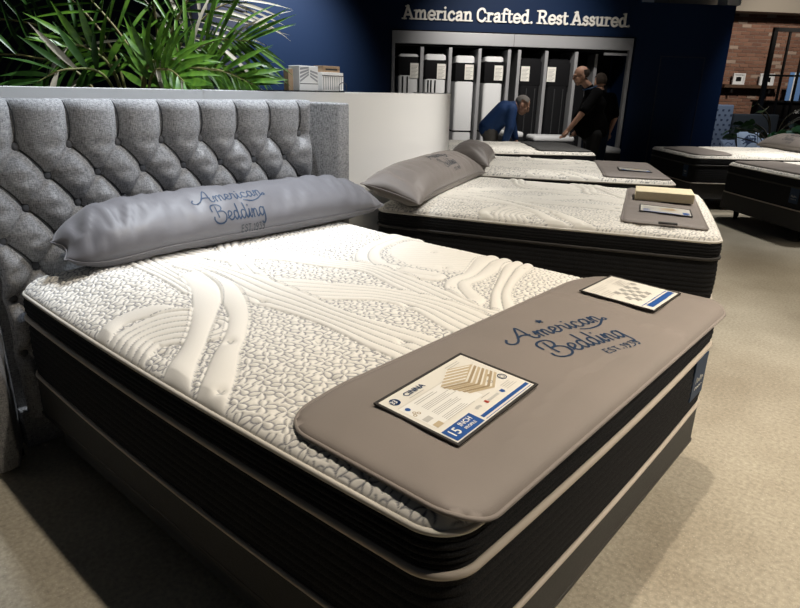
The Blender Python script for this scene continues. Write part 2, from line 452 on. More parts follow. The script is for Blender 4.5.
def fast_mesh(name, V, F, m, parent=None):
    me = bpy.data.meshes.new(name)
    me.vertices.add(len(V)); me.vertices.foreach_set('co', np.asarray(V, np.float32).ravel())
    F = np.asarray(F, np.int32); k = F.shape[1]
    me.loops.add(F.size); me.loops.foreach_set('vertex_index', F.ravel())
    me.polygons.add(len(F)); me.polygons.foreach_set('loop_start', np.arange(0, F.size, k, dtype=np.int32))
    me.polygons.foreach_set('loop_total', np.full(len(F), k, np.int32))
    me.update(calc_edges=True); me.validate()
    me.polygons.foreach_set('use_smooth', [True]*len(me.polygons))
    me.materials.append(m)
    return link(bpy.data.objects.new(name, me), parent)
def grid_faces(nx, ny):
    i = np.arange((nx-1)*(ny-1)); r_, c_ = i//(ny-1), i % (ny-1); a = r_*ny+c_
    return np.stack([a, a+ny, a+ny+1, a+1], 1)
def make_mattress(name, label, W, res, top_mat, group, raise_=.075, tagged=True, mid=None):
    root = thing(name, label, 'mattress', group=group)
    a, b = L/2, W/2
    nx, ny = int(L/res), int(W/res)
    X, Y = np.meshgrid(np.linspace(-a, a, nx), np.linspace(-b, b, ny), indexing='ij')
    Xc, Yc = clamp_round(X, Y, a, b, RC)
    h, th = quilt(Xc+a, (Yc+b)*1.68/W)
    ed = np.minimum(np.minimum(Xc+a, a-Xc), np.minimum(Yc+b, b-Yc))
    dcx, dcy = np.maximum(np.abs(Xc)-(a-RC), 0), np.maximum(np.abs(Yc)-(b-RC), 0)
    ed = np.minimum(ed, np.where((dcx > 0) & (dcy > 0), RC-np.hypot(dcx, dcy), 9))
    fade = np.clip(ed/.03, 0, 1)
    Z = crown(Xc+a, Yc+b, W, raise_)
    Z = np.minimum(Z, TH-.005-.030*(1-np.sqrt(np.clip(1-((.055-np.clip(ed, 0, .055))/.055)**2, 0, 1)))+(.012+raise_)*np.clip(ed/.25, 0, 1))
    Z = Z+h*fade
    Xw, Yw = warp(Xc, Yc, a, b)
    V = np.stack([Xw, Yw, Z], -1).reshape(-1, 3)
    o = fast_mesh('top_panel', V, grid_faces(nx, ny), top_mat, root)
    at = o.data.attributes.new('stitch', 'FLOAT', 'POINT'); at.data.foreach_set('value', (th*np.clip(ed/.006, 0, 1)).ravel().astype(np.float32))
    # borders
    def loft(name, prof, m):
        rings = [np.concatenate([outline(W, off), np.full((len(outline(W, off)), 1), z)], 1) for off, z in prof]
        n_ = len(rings[0]); V = np.concatenate(rings)
        F = [(i*n_+j, i*n_+(j+1) % n_, (i+1)*n_+(j+1) % n_, (i+1)*n_+j) for i in range(len(rings)-1) for j in range(n_)]
        return mesh(name, V, F, m, root)
    prof = []
    z0, z1 = MIDZ+.006, TH-.040; nr = 5
    for i in range(nr*6+1):
        t = i/(nr*6); prof.append((.002+.009*math.sin(math.pi*t)**.7-.008+.006*abs(math.sin(math.pi*t*nr))**.6, z0+(z1-z0)*t))
    loft('pillow_top_border', prof, M['border'])
    prof = [(-.03, .004), (-.01, .002)]
    z0, z1 = .008, MIDZ-.006; nr = 9
    for i in range(nr*6+1):
        t = i/(nr*6); prof.append((-.004+.008*math.sin(math.pi*t)**.7+.004*abs(math.sin(math.pi*t*nr))**.6, z0+(z1-z0)*t))
    loft('base_border', prof, M['border'])
    v_ = [(x, y, .004) for x, y in outline(W, -.025)]
    mesh('underside', v_, [tuple(range(len(v_)))[::-1]], M['black'], root)
    for z, off, rad, m in ((TH-.036, .0, .0075, M['piping_light']), (MIDZ, .005, .0095, mid or M['piping']), (.008, .005, .0075, M['piping'])):
        ol = outline(W, off)
        MB().tube([(x, y, z) for x, y in ol], rad, 8, closed=True).build('piping', m, root, True)
    if tagged:
        x = L/2+BULGE*.5*.2+.012
        y = b-.17
        t = MB().box(x-.004, x+.002, y-.075, y+.065, .075, MIDZ-.012, .002).build('label_tag', M['logo'], root, label='navy woven label tag')
        sq = cr2([(-.04, 0), (-.03, .022), (-.02, 0), (-.01, .014), (0, 0), (.012, .02), (.02, 0), (.03, .014), (.045, .002)], 5)
        mb = MB(); mb.tube([(x+.0025, y-.005+p, .14+q) for p, q in sq], .0016, 5)
        mb.tube([(x+.0025, y-.005+p, .115+q*.4) for p, q in sq], .0012, 5)
        mb.build('tag_script', M['cardgreyl'], t)
    return root
def make_foundation(name, label, W, H, z0, group):
    """box foundation with tapered legs; origin on the floor at its centre"""
    root = thing(name, label, 'bed base', group=group)
    a, b = L/2-.005, W/2-.005
    MB().box(-a, a, -b, b, z0, z0+H-.001, .012).build('base_box', M['charcoal'], root, True)
    MB().box(-a-.002, a+.002, -b-.002, b+.002, z0-.004, z0+.012, .003).build('bottom_trim', M['edge'], root, True)
    for sx in (-1, 1):
        for sy_ in (-1, 1):
            x, y = sx*(a-.16), sy_*(b-.14)
            MB().tube([(x, y, z0-.004), (x-sx*.0, y, 0)], [.042, .026], 12).build('leg', M['black'], root, True)
    MB().box(-a+.08, a-.08, -.02, .02, z0-.035, z0-.005).build('centre_rail', M['gunmetal'], root)
    return root
def bed_xy(foot, ang, W, lx, ly):
    """world xy for bed coordinates: lx from head, ly from the near side"""
    d = Vector((math.cos(ang), math.sin(ang))); n_ = Vector((-d.y, d.x))
    p = Vector(foot) + d*(lx-L) + n_*ly
    return p.x, p.y

W1 = 1.68
G_M, G_F = 'display mattresses on bases', 'dark bed bases'
TOP1 = .758
Z1 = TOP1-TH
m1 = make_mattress('quilted_mattress', 'deep black-sided mattress with white swirl-quilted top in front of the tufted headboard', W1, .0027, M['quilt'], G_M)
m1.location = (L/2-.024, W1/2, Z1); m1.scale = (1.024, 1, 1)
f1 = make_foundation('bed_base', 'charcoal box bed base under the mattress before the tufted headboard', W1, .192, Z1-.194, G_F)
f1.location = (L/2-.024, W1/2, 0); f1.scale = (1.024, 1, 1)
# steel side rail below the base
MB().box(-.86, .95, -W1/2+.02, -W1/2+.05, .10, .183, .004).build('side_rail', M['gunmetal'], f1)

BEDS = {  # foot corner, angle, top height, width
    'second': ((1.735, 2.85), R(20.2), .785, 1.68),
    'third': ((.74, 5.17), R(28.5), .76, 1.52),
    'fourth': ((-.78, 6.83), R(42), .80, 1.38),
    'side_back': ((-1.04, 9.43), R(222.4), .74, 1.46),
    'side_front': ((.408, 8.148), R(226), .715, 1.52),
}
LAB_M = {
    'second': 'black-sided mattress with cream foam block resting on its foot cover',
    'third': 'white-topped mattress between the foam-block bed and the bed by the men',
    'fourth': 'white-topped mattress with dark grey foot cover in front of the men',
    'side_back': 'black-sided mattress before the flush navy door, long pillow at its head',
    'side_front': 'black-sided mattress on a leggy base across the aisle, overlapping the bed by the navy door',
}
LAB_F = {
    'second': 'black box bed base under the foam-block mattress',
    'third': 'black box bed base between the foam-block bed and the bed by the men',
    'fourth': 'black box bed base in front of the men',
    'side_back': 'black box bed base before the flush navy door',
    'side_front': 'charcoal bed base on black legs across the concrete aisle',
}
protoM = {}; protoF = {}
for key, (foot, ang, top, W) in BEDS.items():
    if W not in protoM:
        mm = make_mattress('quilted_mattress', 'x', W, .0065 if key == 'second' else .010, M['quilt_far'], G_M, .03, mid=M['edge']); protoM[W] = mm
    else: mm = copy_tree(protoM[W])
    mm['label'] = LAB_M[key]
    cx, cy2 = bed_xy(foot, ang, W, L/2, W/2)
    mm.location = (cx, cy2, top-TH); mm.rotation_euler = (0, 0, ang)
    hb = .20; z0 = top-TH-hb-.002
    ff = make_foundation('bed_base', LAB_F[key], W, hb, z0, G_F)
    ff.location = (cx, cy2, 0); ff.rotation_euler = (0, 0, ang)

# ------------------------------------------------------------------ tufted headboard
HB = thing('tufted_headboard', 'grey linen button-tufted headboard with side wings against the white partition', 'headboard', (-.1, .76, 0))
def hb_part(mb, name, m, smooth=False, parent=HB, label=None):
    o = mb.build(name, m, None, smooth, label=label); o.parent = parent; return o
hy0, hy1, hz0, hz1 = -.79, .79, .16, 1.428        # local: y relative to the centre
ROWS = []
for r_ in range(9):
    z = 1.255-.117*r_
    off = 0 if r_ % 2 == 0 else -.0985
    row = [(.102+off-.197+.197*k-.76, z) for k in range(0, 9)]
    ROWS.append([(y, z) for y, z in row if hy0+.03 < y < hy1-.03])
ny, nz = 330, 262
Yg, Zg = np.meshgrid(np.linspace(hy0, hy1, ny), np.linspace(hz0, hz1, nz), indexing='ij')
def segd(ax, ay, bx, by):
    dx, dy = bx-ax, by-ay; t = np.clip(((Yg-ax)*dx+(Zg-ay)*dy)/(dx*dx+dy*dy), 0, 1)
    return np.hypot(Yg-ax-t*dx, Zg-ay-t*dy)
pit = np.zeros(Yg.shape); sharp = np.full(Yg.shape, 9.); soft = np.full(Yg.shape, 9.); dist = np.full(Yg.shape, 9.)
creases = []
for i, row in enumerate(ROWS):
    for (y, z) in row:
        pit = np.maximum(pit, np.exp(-(np.hypot(Yg-y, (Zg-z)*1.1)/.026)))
        dist = np.minimum(dist, segd(y-.0985, z-.004, y+.0985, z-.004)*1.4+.026)
        if i == 0:
            d_ = segd(y, z, y, hz1+.05); dist = np.minimum(dist, d_*1.1); sharp = np.minimum(sharp, d_); creases.append(((y, z), (y, hz1)))
        if i+1 < len(ROWS):
            for (y2, z2) in ROWS[i+1]:
                if abs(y2-y) < .12:
                    d_ = segd(y, z, y2, z2)
                    dist = np.minimum(dist, d_ if y2 > y else d_*1.3+.012)
                    if y2 < y: soft = np.minimum(soft, d_)
                    if y2 > y: sharp = np.minimum(sharp, d_); creases.append(((y, z), (y2, z2)))
edge = np.minimum(np.minimum(Yg-hy0, hy1-Yg), np.minimum(hz1-Zg, .3))
H = .062*(1-np.exp(-(dist/.034)))
for _ in range(22):
    Hp = np.pad(H, 1, mode='edge'); H = (Hp[:-2, 1:-1]+Hp[2:, 1:-1]+Hp[1:-1, :-2]+Hp[1:-1, 2:]+2*H)/6
H = H-.034*pit-.010*np.exp(-(sharp/.007)**2)-.009*np.exp(-(soft/.010)**2)
H = H-.05*(1-np.sqrt(np.clip(1-((.05-np.clip(edge, 0, .05))/.05)**2, 0, 1)))
V = np.stack([H-.02, Yg, Zg], -1).reshape(-1, 3)
o = fast_mesh('tufted_panel', V, grid_faces(ny, nz)[:, ::-1], M['linen'], HB)
bvh_hb = BVHTree.FromPolygons([tuple(v) for v in V], [tuple(q) for q in grid_faces(ny, nz)])
bt = None
for row in ROWS:
    for (y, z) in row:
        hit = bvh_hb.ray_cast(Vector((1, y, z)), Vector((-1, 0, 0)))[0]
        if z < .74 and bt is not None and abs(y) < .70: continue
        if bt is None:
            bt = hb_part(MB().ball((0, 0, 0), (.011, .017, .017), 14, 8), 'button', M['button'], True); b_ = bt
        else: b_ = bt.copy(); COL.objects.link(b_)
        b_.location = (hit.x+.024, y, z)
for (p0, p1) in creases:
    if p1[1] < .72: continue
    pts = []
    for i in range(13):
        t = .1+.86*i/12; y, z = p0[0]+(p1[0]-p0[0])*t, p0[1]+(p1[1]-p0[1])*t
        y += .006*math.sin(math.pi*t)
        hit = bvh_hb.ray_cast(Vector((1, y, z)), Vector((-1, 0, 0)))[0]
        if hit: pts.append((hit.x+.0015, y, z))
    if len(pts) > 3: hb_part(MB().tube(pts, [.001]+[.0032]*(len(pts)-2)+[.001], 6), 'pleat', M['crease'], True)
hb_part(MB().box(-.115, -.075, hy0-.02, hy1+.02, .02, hz1-.01, .01), 'back_board', M['linen'], True)
hb_part(MB().box(-.115, -.02, hy0-.02, hy1+.02, .01, .18, .006), 'bottom_rail', M['linen'], True)  # box added below the panel to cover light leaking onto the floor
for s in (-1, 1):
    # wing splays outwards: inner back edge, inner front edge, outer front edge, outer back edge
    q = [(-.11, hy0*-s if 0 else s*.795), (.12, s*.885), (.125, s*.965), (-.11, s*.93)]
    bm = bmesh.new()
    lo = [bm.verts.new((x, y, .02)) for x, y in q]; hi = [bm.verts.new((x, y, 1.416)) for x, y in q]
    bm.faces.new(lo); bm.faces.new(hi)
    for i in range(4): bm.faces.new((lo[i], lo[(i+1) % 4], hi[(i+1) % 4], hi[i]))
    bmesh.ops.recalc_face_normals(bm, faces=bm.faces[:])
    bmesh.ops.bevel(bm, geom=bm.edges[:], offset=.012, segments=3, profile=.5, affect='EDGES')
    me = bpy.data.meshes.new('wing'); bm.to_mesh(me); bm.free(); me.materials.append(M['linen'])
    me.polygons.foreach_set('use_smooth', [True]*len(me.polygons))
    link(bpy.data.objects.new('wing', me), HB)
    hb_part(MB().box(-.06, .0, s*.86-.025, s*.86+.025, 0, .03), 'foot', M['black'])

# ------------------------------------------------------------------ lettering
def glyph(name):
    G = {
     'A': ([[(-1.25, .75), (-1.55, .35), (-1.2, .02), (-.6, .2), (.0, .9), (.55, 1.75), (.8, 2.0), (.88, 1.7), (.9, .9), (1.0, .2), (1.3, .02), (1.55, .25)], [(-.25, .62), (.35, .82), (1.05, .72)]], 1.5),
     'm': ([[(0, .5), (.18, .95), (.3, .9), (.3, .45), (.28, 0)], [(.29, .45), (.5, .9), (.68, .9), (.74, .6), (.72, 0)], [(.73, .45), (.95, .9), (1.13, .9), (1.18, .6), (1.16, .2), (1.32, .02), (1.55, .25)]], 1.5),
     'e': ([[(0, .22), (.3, .38), (.65, .6), (.68, .88), (.42, 1.0), (.18, .75), (.14, .3), (.38, .02), (.7, .06), (.95, .28)]], .92),
     'r': ([[(0, .25), (.18, .7), (.22, 1.08), (.32, .92), (.62, .9), (.66, .7), (.62, .25), (.78, .02), (1.0, .25)]], .97),
     'i': ([[(0, .25), (.2, .65), (.27, 1.0), (.25, .25), (.4, .02), (.62, .25)]], .6),
     'c': ([[(.72, .78), (.5, 1.0), (.2, .8), (.14, .35), (.36, .02), (.65, .05), (.92, .28)]], .88),
     'a': ([[(.78, .8), (.5, 1.0), (.2, .8), (.14, .35), (.34, .02), (.6, .2), (.78, .6), (.82, 1.0), (.8, .3), (.95, .02), (1.18, .25)]], 1.13),
     'n': ([[(0, .45), (.18, .95), (.3, .9), (.3, .45), (.28, 0)], [(.29, .45), (.52, .92), (.74, .9), (.8, .6), (.78, .2), (.92, .02), (1.15, .25)]], 1.1),
     'd': ([[(.78, .8), (.5, 1.0), (.2, .8), (.14, .35), (.34, .02), (.6, .2), (.78, .6), (.84, 1.3), (.86, 1.9), (.8, 1.2), (.8, .3), (.95, .02), (1.18, .25)]], 1.13),
     'g': ([[(.78, .8), (.5, 1.0), (.2, .8), (.14, .35), (.34, .02), (.6, .2), (.78, .6), (.82, 1.0), (.8, .2), (.72, -.5), (.45, -.75), (.2, -.6)]], 1.0),
     'B': ([[(.32, 1.85), (.22, 1.2), (.2, .45)], [(-.45, 1.2), (-.4, 1.8), (.1, 2.1), (.75, 2.05), (1.0, 1.65), (.75, 1.25), (.3, 1.12)], [(.3, 1.12), (.9, 1.1), (1.25, .7), (1.1, .1), (.55, -.2), (-.1, -.15), (-.45, .2), (-.4, .55)]], 1.4),
    }
    return G[name]
def logo_strokes():
    out = []
    x = 0
    for ch in 'American':
        st, w_ = glyph(ch); out += [([(p+x, q) for p, q in s], True) for s in st]
        if ch == 'i': out.append(([(x+.27, 1.38), (x+.30, 1.44)], False)); star = (x-1.3, 2.2)
        x += w_
    xe = x
    out.append(([(xe-3.2, -.35), (xe-2.4, -.62), (xe-1.2, -.5), (xe-.1, .15), (xe+.25, .35), (xe+.35, .1), (xe+.1, .0)], True))
    x = .55; k = 1.12; kx = 1.0
    for ch in 'Bedding':
        st, w_ = glyph(ch); out += [([((p*kx)+x, q*k-2.85) for p, q in s], True) for s in st]
        if ch == 'i': out.append(([(x+.27, 1.42*k-2.85), (x+.30, 1.5*k-2.85)], False))
        x += w_*kx
    return out, star
LOGO, STAR = logo_strokes()
SMALL = {
 'E': [[(.5, 0), (0, 0), (0, 1), (.5, 1)], [(0, .5), (.42, .5)]], 'S': [[(.5, .85), (.3, 1), (.05, .85), (.08, .6), (.45, .42), (.5, .15), (.25, 0), (0, .15)]],
 'T': [[(0, 1), (.56, 1)], [(.28, 1), (.28, 0)]], '.': [[(.1, 0), (.14, .06)]], '1': [[(.05, .8), (.25, 1), (.25, 0)]],
 '9': [[(.48, .7), (.4, .45), (.1, .5), (.05, .8), (.25, 1), (.48, .85), (.48, .4), (.35, .02), (.1, .02)]], '3': [[(.05, .95), (.45, 1), (.25, .6), (.5, .4), (.4, .02), (.05, .05)]],
}
EST = []
x = 3.75
for ch in 'EST.1939':
    for s in SMALL[ch]: EST.append(([(p*.62+x, q*.62-4.2) for p, q in s], ch in 'S93'))
    x += .30 if ch == '.' else (.36 if ch == '1' else .52)
LC = (3.9, -1.0)   # logo centre in its own units
def strips(strokes, width, sub=6, centre=LC):
    """flat ribbon outlines: list of (left pts, right pts)"""
    res = []
    for pts, smooth in strokes:
        P = [Vector((a-centre[0], b-centre[1], 0)) for a, b in pts]
        if smooth and len(P) > 2: P = catmull(P, sub)
        else:
            Q = []
            for a, b in zip(P[:-1], P[1:]): Q += [a.lerp(b, j/4) for j in range(4)]
            P = Q+[P[-1]]
        l, r_ = [], []
        for i, p in enumerate(P):
            t = (P[min(i+1, len(P)-1)]-P[max(i-1, 0)])
            if t.length < 1e-6: t = Vector((1, 0, 0))
            t.normalize(); nrm = Vector((-t.y, t.x, 0))*width/2
            e = Vector((0, 0, 0))
            if i == 0: e = -t*width/3
            if i == len(P)-1: e = t*width/3
            l.append(p+nrm+e); r_.append(p-nrm+e)
        res.append((l, r_))
    return res
def drape(name, strokes, width, scale, O, U, V, D, bvh, m, parent, lift=.0012, centre=LC):
    """lays ribbons on a surface: start plane O,U,V, cast along D"""
    O, U, V, D = Vector(O), Vector(U).normalized(), Vector(V).normalized(), Vector(D).normalized()
    mb = MB()
    for l, r_ in strips(strokes, width, centre=centre):
        vs = []; ok = True
        for a, b in zip(l, r_):
            for q in (a, b):
                h_, n_, _, _ = bvh.ray_cast(O+U*q.x*scale+V*q.y*scale, D)
                if h_ is None: ok = False; break
                if n_.dot(D) > 0: n_ = -n_
                vs.append(h_+n_*lift)
            if not ok: break
        if ok: mb.add(vs, [(2*i, 2*i+2, 2*i+3, 2*i+1) for i in range(len(vs)//2-1)])
    return mb.build(name, m, parent, True)
STAR_STROKES = []
for k in range(5):
    a0, a1 = R(90+144*k), R(90+144*(k+1))
    STAR_STROKES.append(([(STAR[0]+.3*math.cos(a0), STAR[1]+.3*math.sin(a0)), (STAR[0]+.3*math.cos(a1), STAR[1]+.3*math.sin(a1))], False))

# ------------------------------------------------------------------ pillows
def pillow_mesh(Lh, Wh, T, seed, nu=90, nv=34, wr=.010, pe=5, taper=0.0):
    rnd = Vector((seed*7.3, seed*3.1, seed*1.7))
    u = np.linspace(-1, 1, nu); v_ = np.linspace(-1, 1, nv)
    u = np.sign(u)*(1-(1-np.abs(u))**1.35); v_ = np.sign(v_)*(1-(1-np.abs(v_))**1.3)
    vs = []; 
    for side in (1, -1):
        for a in u:
            for b in v_:
                p_ = pe if (taper == 0 or a > 0) else 11
                hh = T*max(0, (1-abs(a)**p_))**.55*max(0, (1-abs(b)**2.2))**.52
                xx = b*Wh*(1-.07*(1-a**2)**.5 if abs(b) > .0 else 1)*(1-.10*abs(a)**6*(1-abs(b)))*(1 if taper == 0 else ((1-taper*a**5) if a > 0 else max(.12, (1-abs(a)**9))**.5))
                yy = a*Lh*(1-.035*(1-b*b))
                e = max(abs(a)**3, .0)
                w1 = mnoise.noise(Vector((xx*7, yy*5, side*2.))+rnd)
                w2 = abs(mnoise.noise(Vector((xx*5+yy*16, yy*4-xx*5, side*5.))+rnd))
                amp = wr*(.5+1.2*e)*min(1, hh/T*1.6)
                hh2 = hh+amp*(w1*1.2-w2*2.0)
                vs.append((xx, yy, side*max(hh2, 0) + (.0)))
    n_ = nu*nv; F = []
    for i in range(nu-1):
        for j in range(nv-1):
            a = i*nv+j; F.append((a, a+nv, a+nv+1, a+1)); a += n_; F.append((a, a+1, a+nv+1, a+nv))
    ring = [i*nv for i in range(nu)]+[(nu-1)*nv+j for j in range(1, nv)]+[i*nv+nv-1 for i in range(nu-2, -1, -1)]+[j for j in range(nv-2, 0, -1)]
    k = len(ring)
    for i in range(k):
        a, b = ring[i], ring[(i+1) % k]; F.append((a, b, b+n_, a+n_))
    return vs, F
def make_pillow(name, label, Lh, Wh, T, loc, ang, tilt, m, seed, logo_y=None, logo_scale=.032, group=None, printm=None, logo_v=.0, end_drop=0.0, pe=5, taper=0.0, wr=.010):
    """long axis local y; tilt about the long axis, flat face up when tilt = 0"""
    root = thing(name, label, 'pillow', loc, ang, group)
    vs, F = pillow_mesh(Lh, Wh, T, seed, wr=wr, pe=pe, taper=taper)
    ct, st = math.cos(tilt), math.sin(tilt)
    V = []
    for (x, y, z) in vs:
        a = abs(y)/Lh
        z2 = z*ct-x*st; x2 = x*ct+z*st
        V.append((x2, y, z2+T*.92 - end_drop*max(0, a-.55)**1.6))
    c = mesh('cover', V, F, m, root)
    bvh = BVHTree.FromPolygons(V, F)
    nrm = Vector((.75, 0, .66)); vup = Vector((-.66, 0, .75))
    rim = []
    if logo_y is not None:
        O = Vector((0, logo_y, T*.95))+nrm*1.0+vup*logo_v
        pm = printm or M['logo']
        drape('logo_print', LOGO, .175, logo_scale, O, (0, 1, 0), vup, -nrm, bvh, pm, root)
        drape('date_print', EST, .10, logo_scale, O, (0, 1, 0), vup, -nrm, bvh, M['logo_grey'], root)
    # seam along the outer edge
    k = 90*34
    nu, nv = 90, 34
    ring = [i*nv for i in range(nu)]+[(nu-1)*nv+j for j in range(1, nv)]+[i*nv+nv-1 for i in range(nu-2, -1, -1)]+[j for j in range(nv-2, 0, -1)]
    MB().tube([V[i] for i in ring], .0035, 6, closed=True).build('seam', m, root, True)
    return root
G_P = 'long grey bolster pillows'
make_pillow('body_pillow', 'long grey pillow printed in blue script, leaning on the tufted headboard', .875, .172, .112, (.12, .975, .838), R(0.5), R(24),
            M['pillow'], 1, logo_y=-.155, logo_scale=.0345, group=G_P, logo_v=-.035, end_drop=.17, pe=4, taper=.62, wr=.014)

# ------------------------------------------------------------------ foot covers
def base_z(x, y, W, raise_): 
    return crown(np.clip(x, .03, L-.03), np.clip(y, .035, W-.035), W, raise_)-5.0*np.clip(x-(L-.035), 0, 1)**2
def make_cover(label, W, raise_, x0, x1, y0, y1, place, th=.014, m=None, rc=.07, seed=0, creases_=(), group='taupe foot covers'):
    """pad lying on the mattress; coordinates from the head-near corner; place(root) sets the transform"""
    cx, cyy = (x0+x1)/2, (y0+y1)/2
    root = thing('foot_cover', label, 'foot cover', group=group)
    cz = float(base_z(np.array(cx), np.array(cyy), W, raise_))
    a, b = (x1-x0)/2, (y1-y0)/2
    nx, ny = max(30, int(a*2/.014)), max(30, int(b*2/.014))
    X, Y = np.meshgrid(np.linspace(-a, a, nx), np.linspace(-b, b, ny), indexing='ij')
    X, Y = clamp_round(X, Y, a, b, rc)
    ed = np.minimum(np.minimum(X+a, a-X), np.minimum(Y+b, b-Y))
    dcx, dcy = np.maximum(np.abs(X)-(a-rc), 0), np.maximum(np.abs(Y)-(b-rc), 0)
    ed = np.minimum(ed, np.where((dcx > 0) & (dcy > 0), rc-np.hypot(dcx, dcy), 9))
    Z = base_z(X+cx, Y+cyy, W, raise_)-cz
    rim = np.sqrt(np.clip(1-((.012-np.clip(ed, 0, .012))/.012)**2, 0, 1))
    nz_ = np.array([[mnoise.noise(Vector((X[i, j]*6, Y[i, j]*6, seed*3.)))*.0040+mnoise.noise(Vector((X[i, j]*14+Y[i, j]*6, Y[i, j]*5, seed*5.)))*.0022 for j in range(ny)] for i in range(nx)])
    top = Z+.008+th*(.35+.65*rim)+nz_*np.clip(ed/.05, 0, 1)-.003*np.exp(-((ed-.02)/.003)**2)
    for pts in creases_:
        dd, sd, arc = seg_dist(X+cx, Y+cyy, cr2(pts))
        top = top+.0035*sd*np.exp(-dd/.02)*np.clip(ed/.04, 0, 1)
    bot = Z+.008+th*.35*(1-rim)
    bot = np.minimum(bot, top-.002)
    n_ = nx*ny
    V = np.concatenate([np.stack([X, Y, top], -1).reshape(-1, 3), np.stack([X, Y, bot], -1).reshape(-1, 3)])
    F1 = grid_faces(nx, ny); F2 = F1[:, ::-1]+n_
    ring = [i*ny for i in range(nx)]+[(nx-1)*ny+j for j in range(1, ny)]+[i*ny+ny-1 for i in range(nx-2, -1, -1)]+[j for j in range(ny-2, 0, -1)]
    k = len(ring); F3 = np.array([(ring[i], ring[i]+n_, ring[(i+1) % k]+n_, ring[(i+1) % k]) for i in range(k)])
    F = np.concatenate([F1, F2, F3])
    fast_mesh('pad', V, F, m or M['taupe'], root)
    bvh = BVHTree.FromPolygons([tuple(v) for v in V], [tuple(q) for q in F1])
    P = [V[i]*.5+V[i+n_]*.5 for i in ring]
    MB().tube(P, .0055, 6, closed=True).build('piping', m or M['taupe'], root, True)
    place(root, cx, cyy, cz)
    return root, bvh, (cx, cyy, cz)
def surf(bvh, x, y):
    h_, n_, _, _ = bvh.ray_cast(Vector((x, y, 1)), Vector((0, 0, -1)))
    return h_.z
def place_on(foot, ang, W, top):
    def f(root, cx, cyy, cz):
        px, py = bed_xy(foot, ang, W, cx, cyy)
        root.location = (px, py, top-TH+cz); root.rotation_euler = (0, 0, ang)
    return f
cov, cbvh, cc = make_cover('taupe padded foot cover printed with blue script, two info cards lying on it', W1, .075, 1.525, 2.062, .02, 1.715,
                      place_on((L, 0), 0, W1, TOP1), seed=1, rc=.095, creases_=([(1.5, 1.25), (1.75, 1.28), (1.9, 1.22), (2.04, 1.25)], [(1.98, .3), (1.93, .7), (1.97, 1.1)]))
la = R(-14)
lu = Vector((-math.sin(la), math.cos(la), 0)); lv = Vector((-lu.y, lu.x, 0))
O = Vector((1.80-cc[0], .95-cc[1], .5))
drape('logo_print', LOGO, .185, .0425, O, lu, lv, (0, 0, -1), cbvh, M['logo'], cov)
drape('date_print', EST, .10, .0425, O, lu, lv, (0, 0, -1), cbvh, M['logo'], cov)
drape('star_print', STAR_STROKES, .12, .0425, O, lu, lv, (0, 0, -1), cbvh, M['logo'], cov)

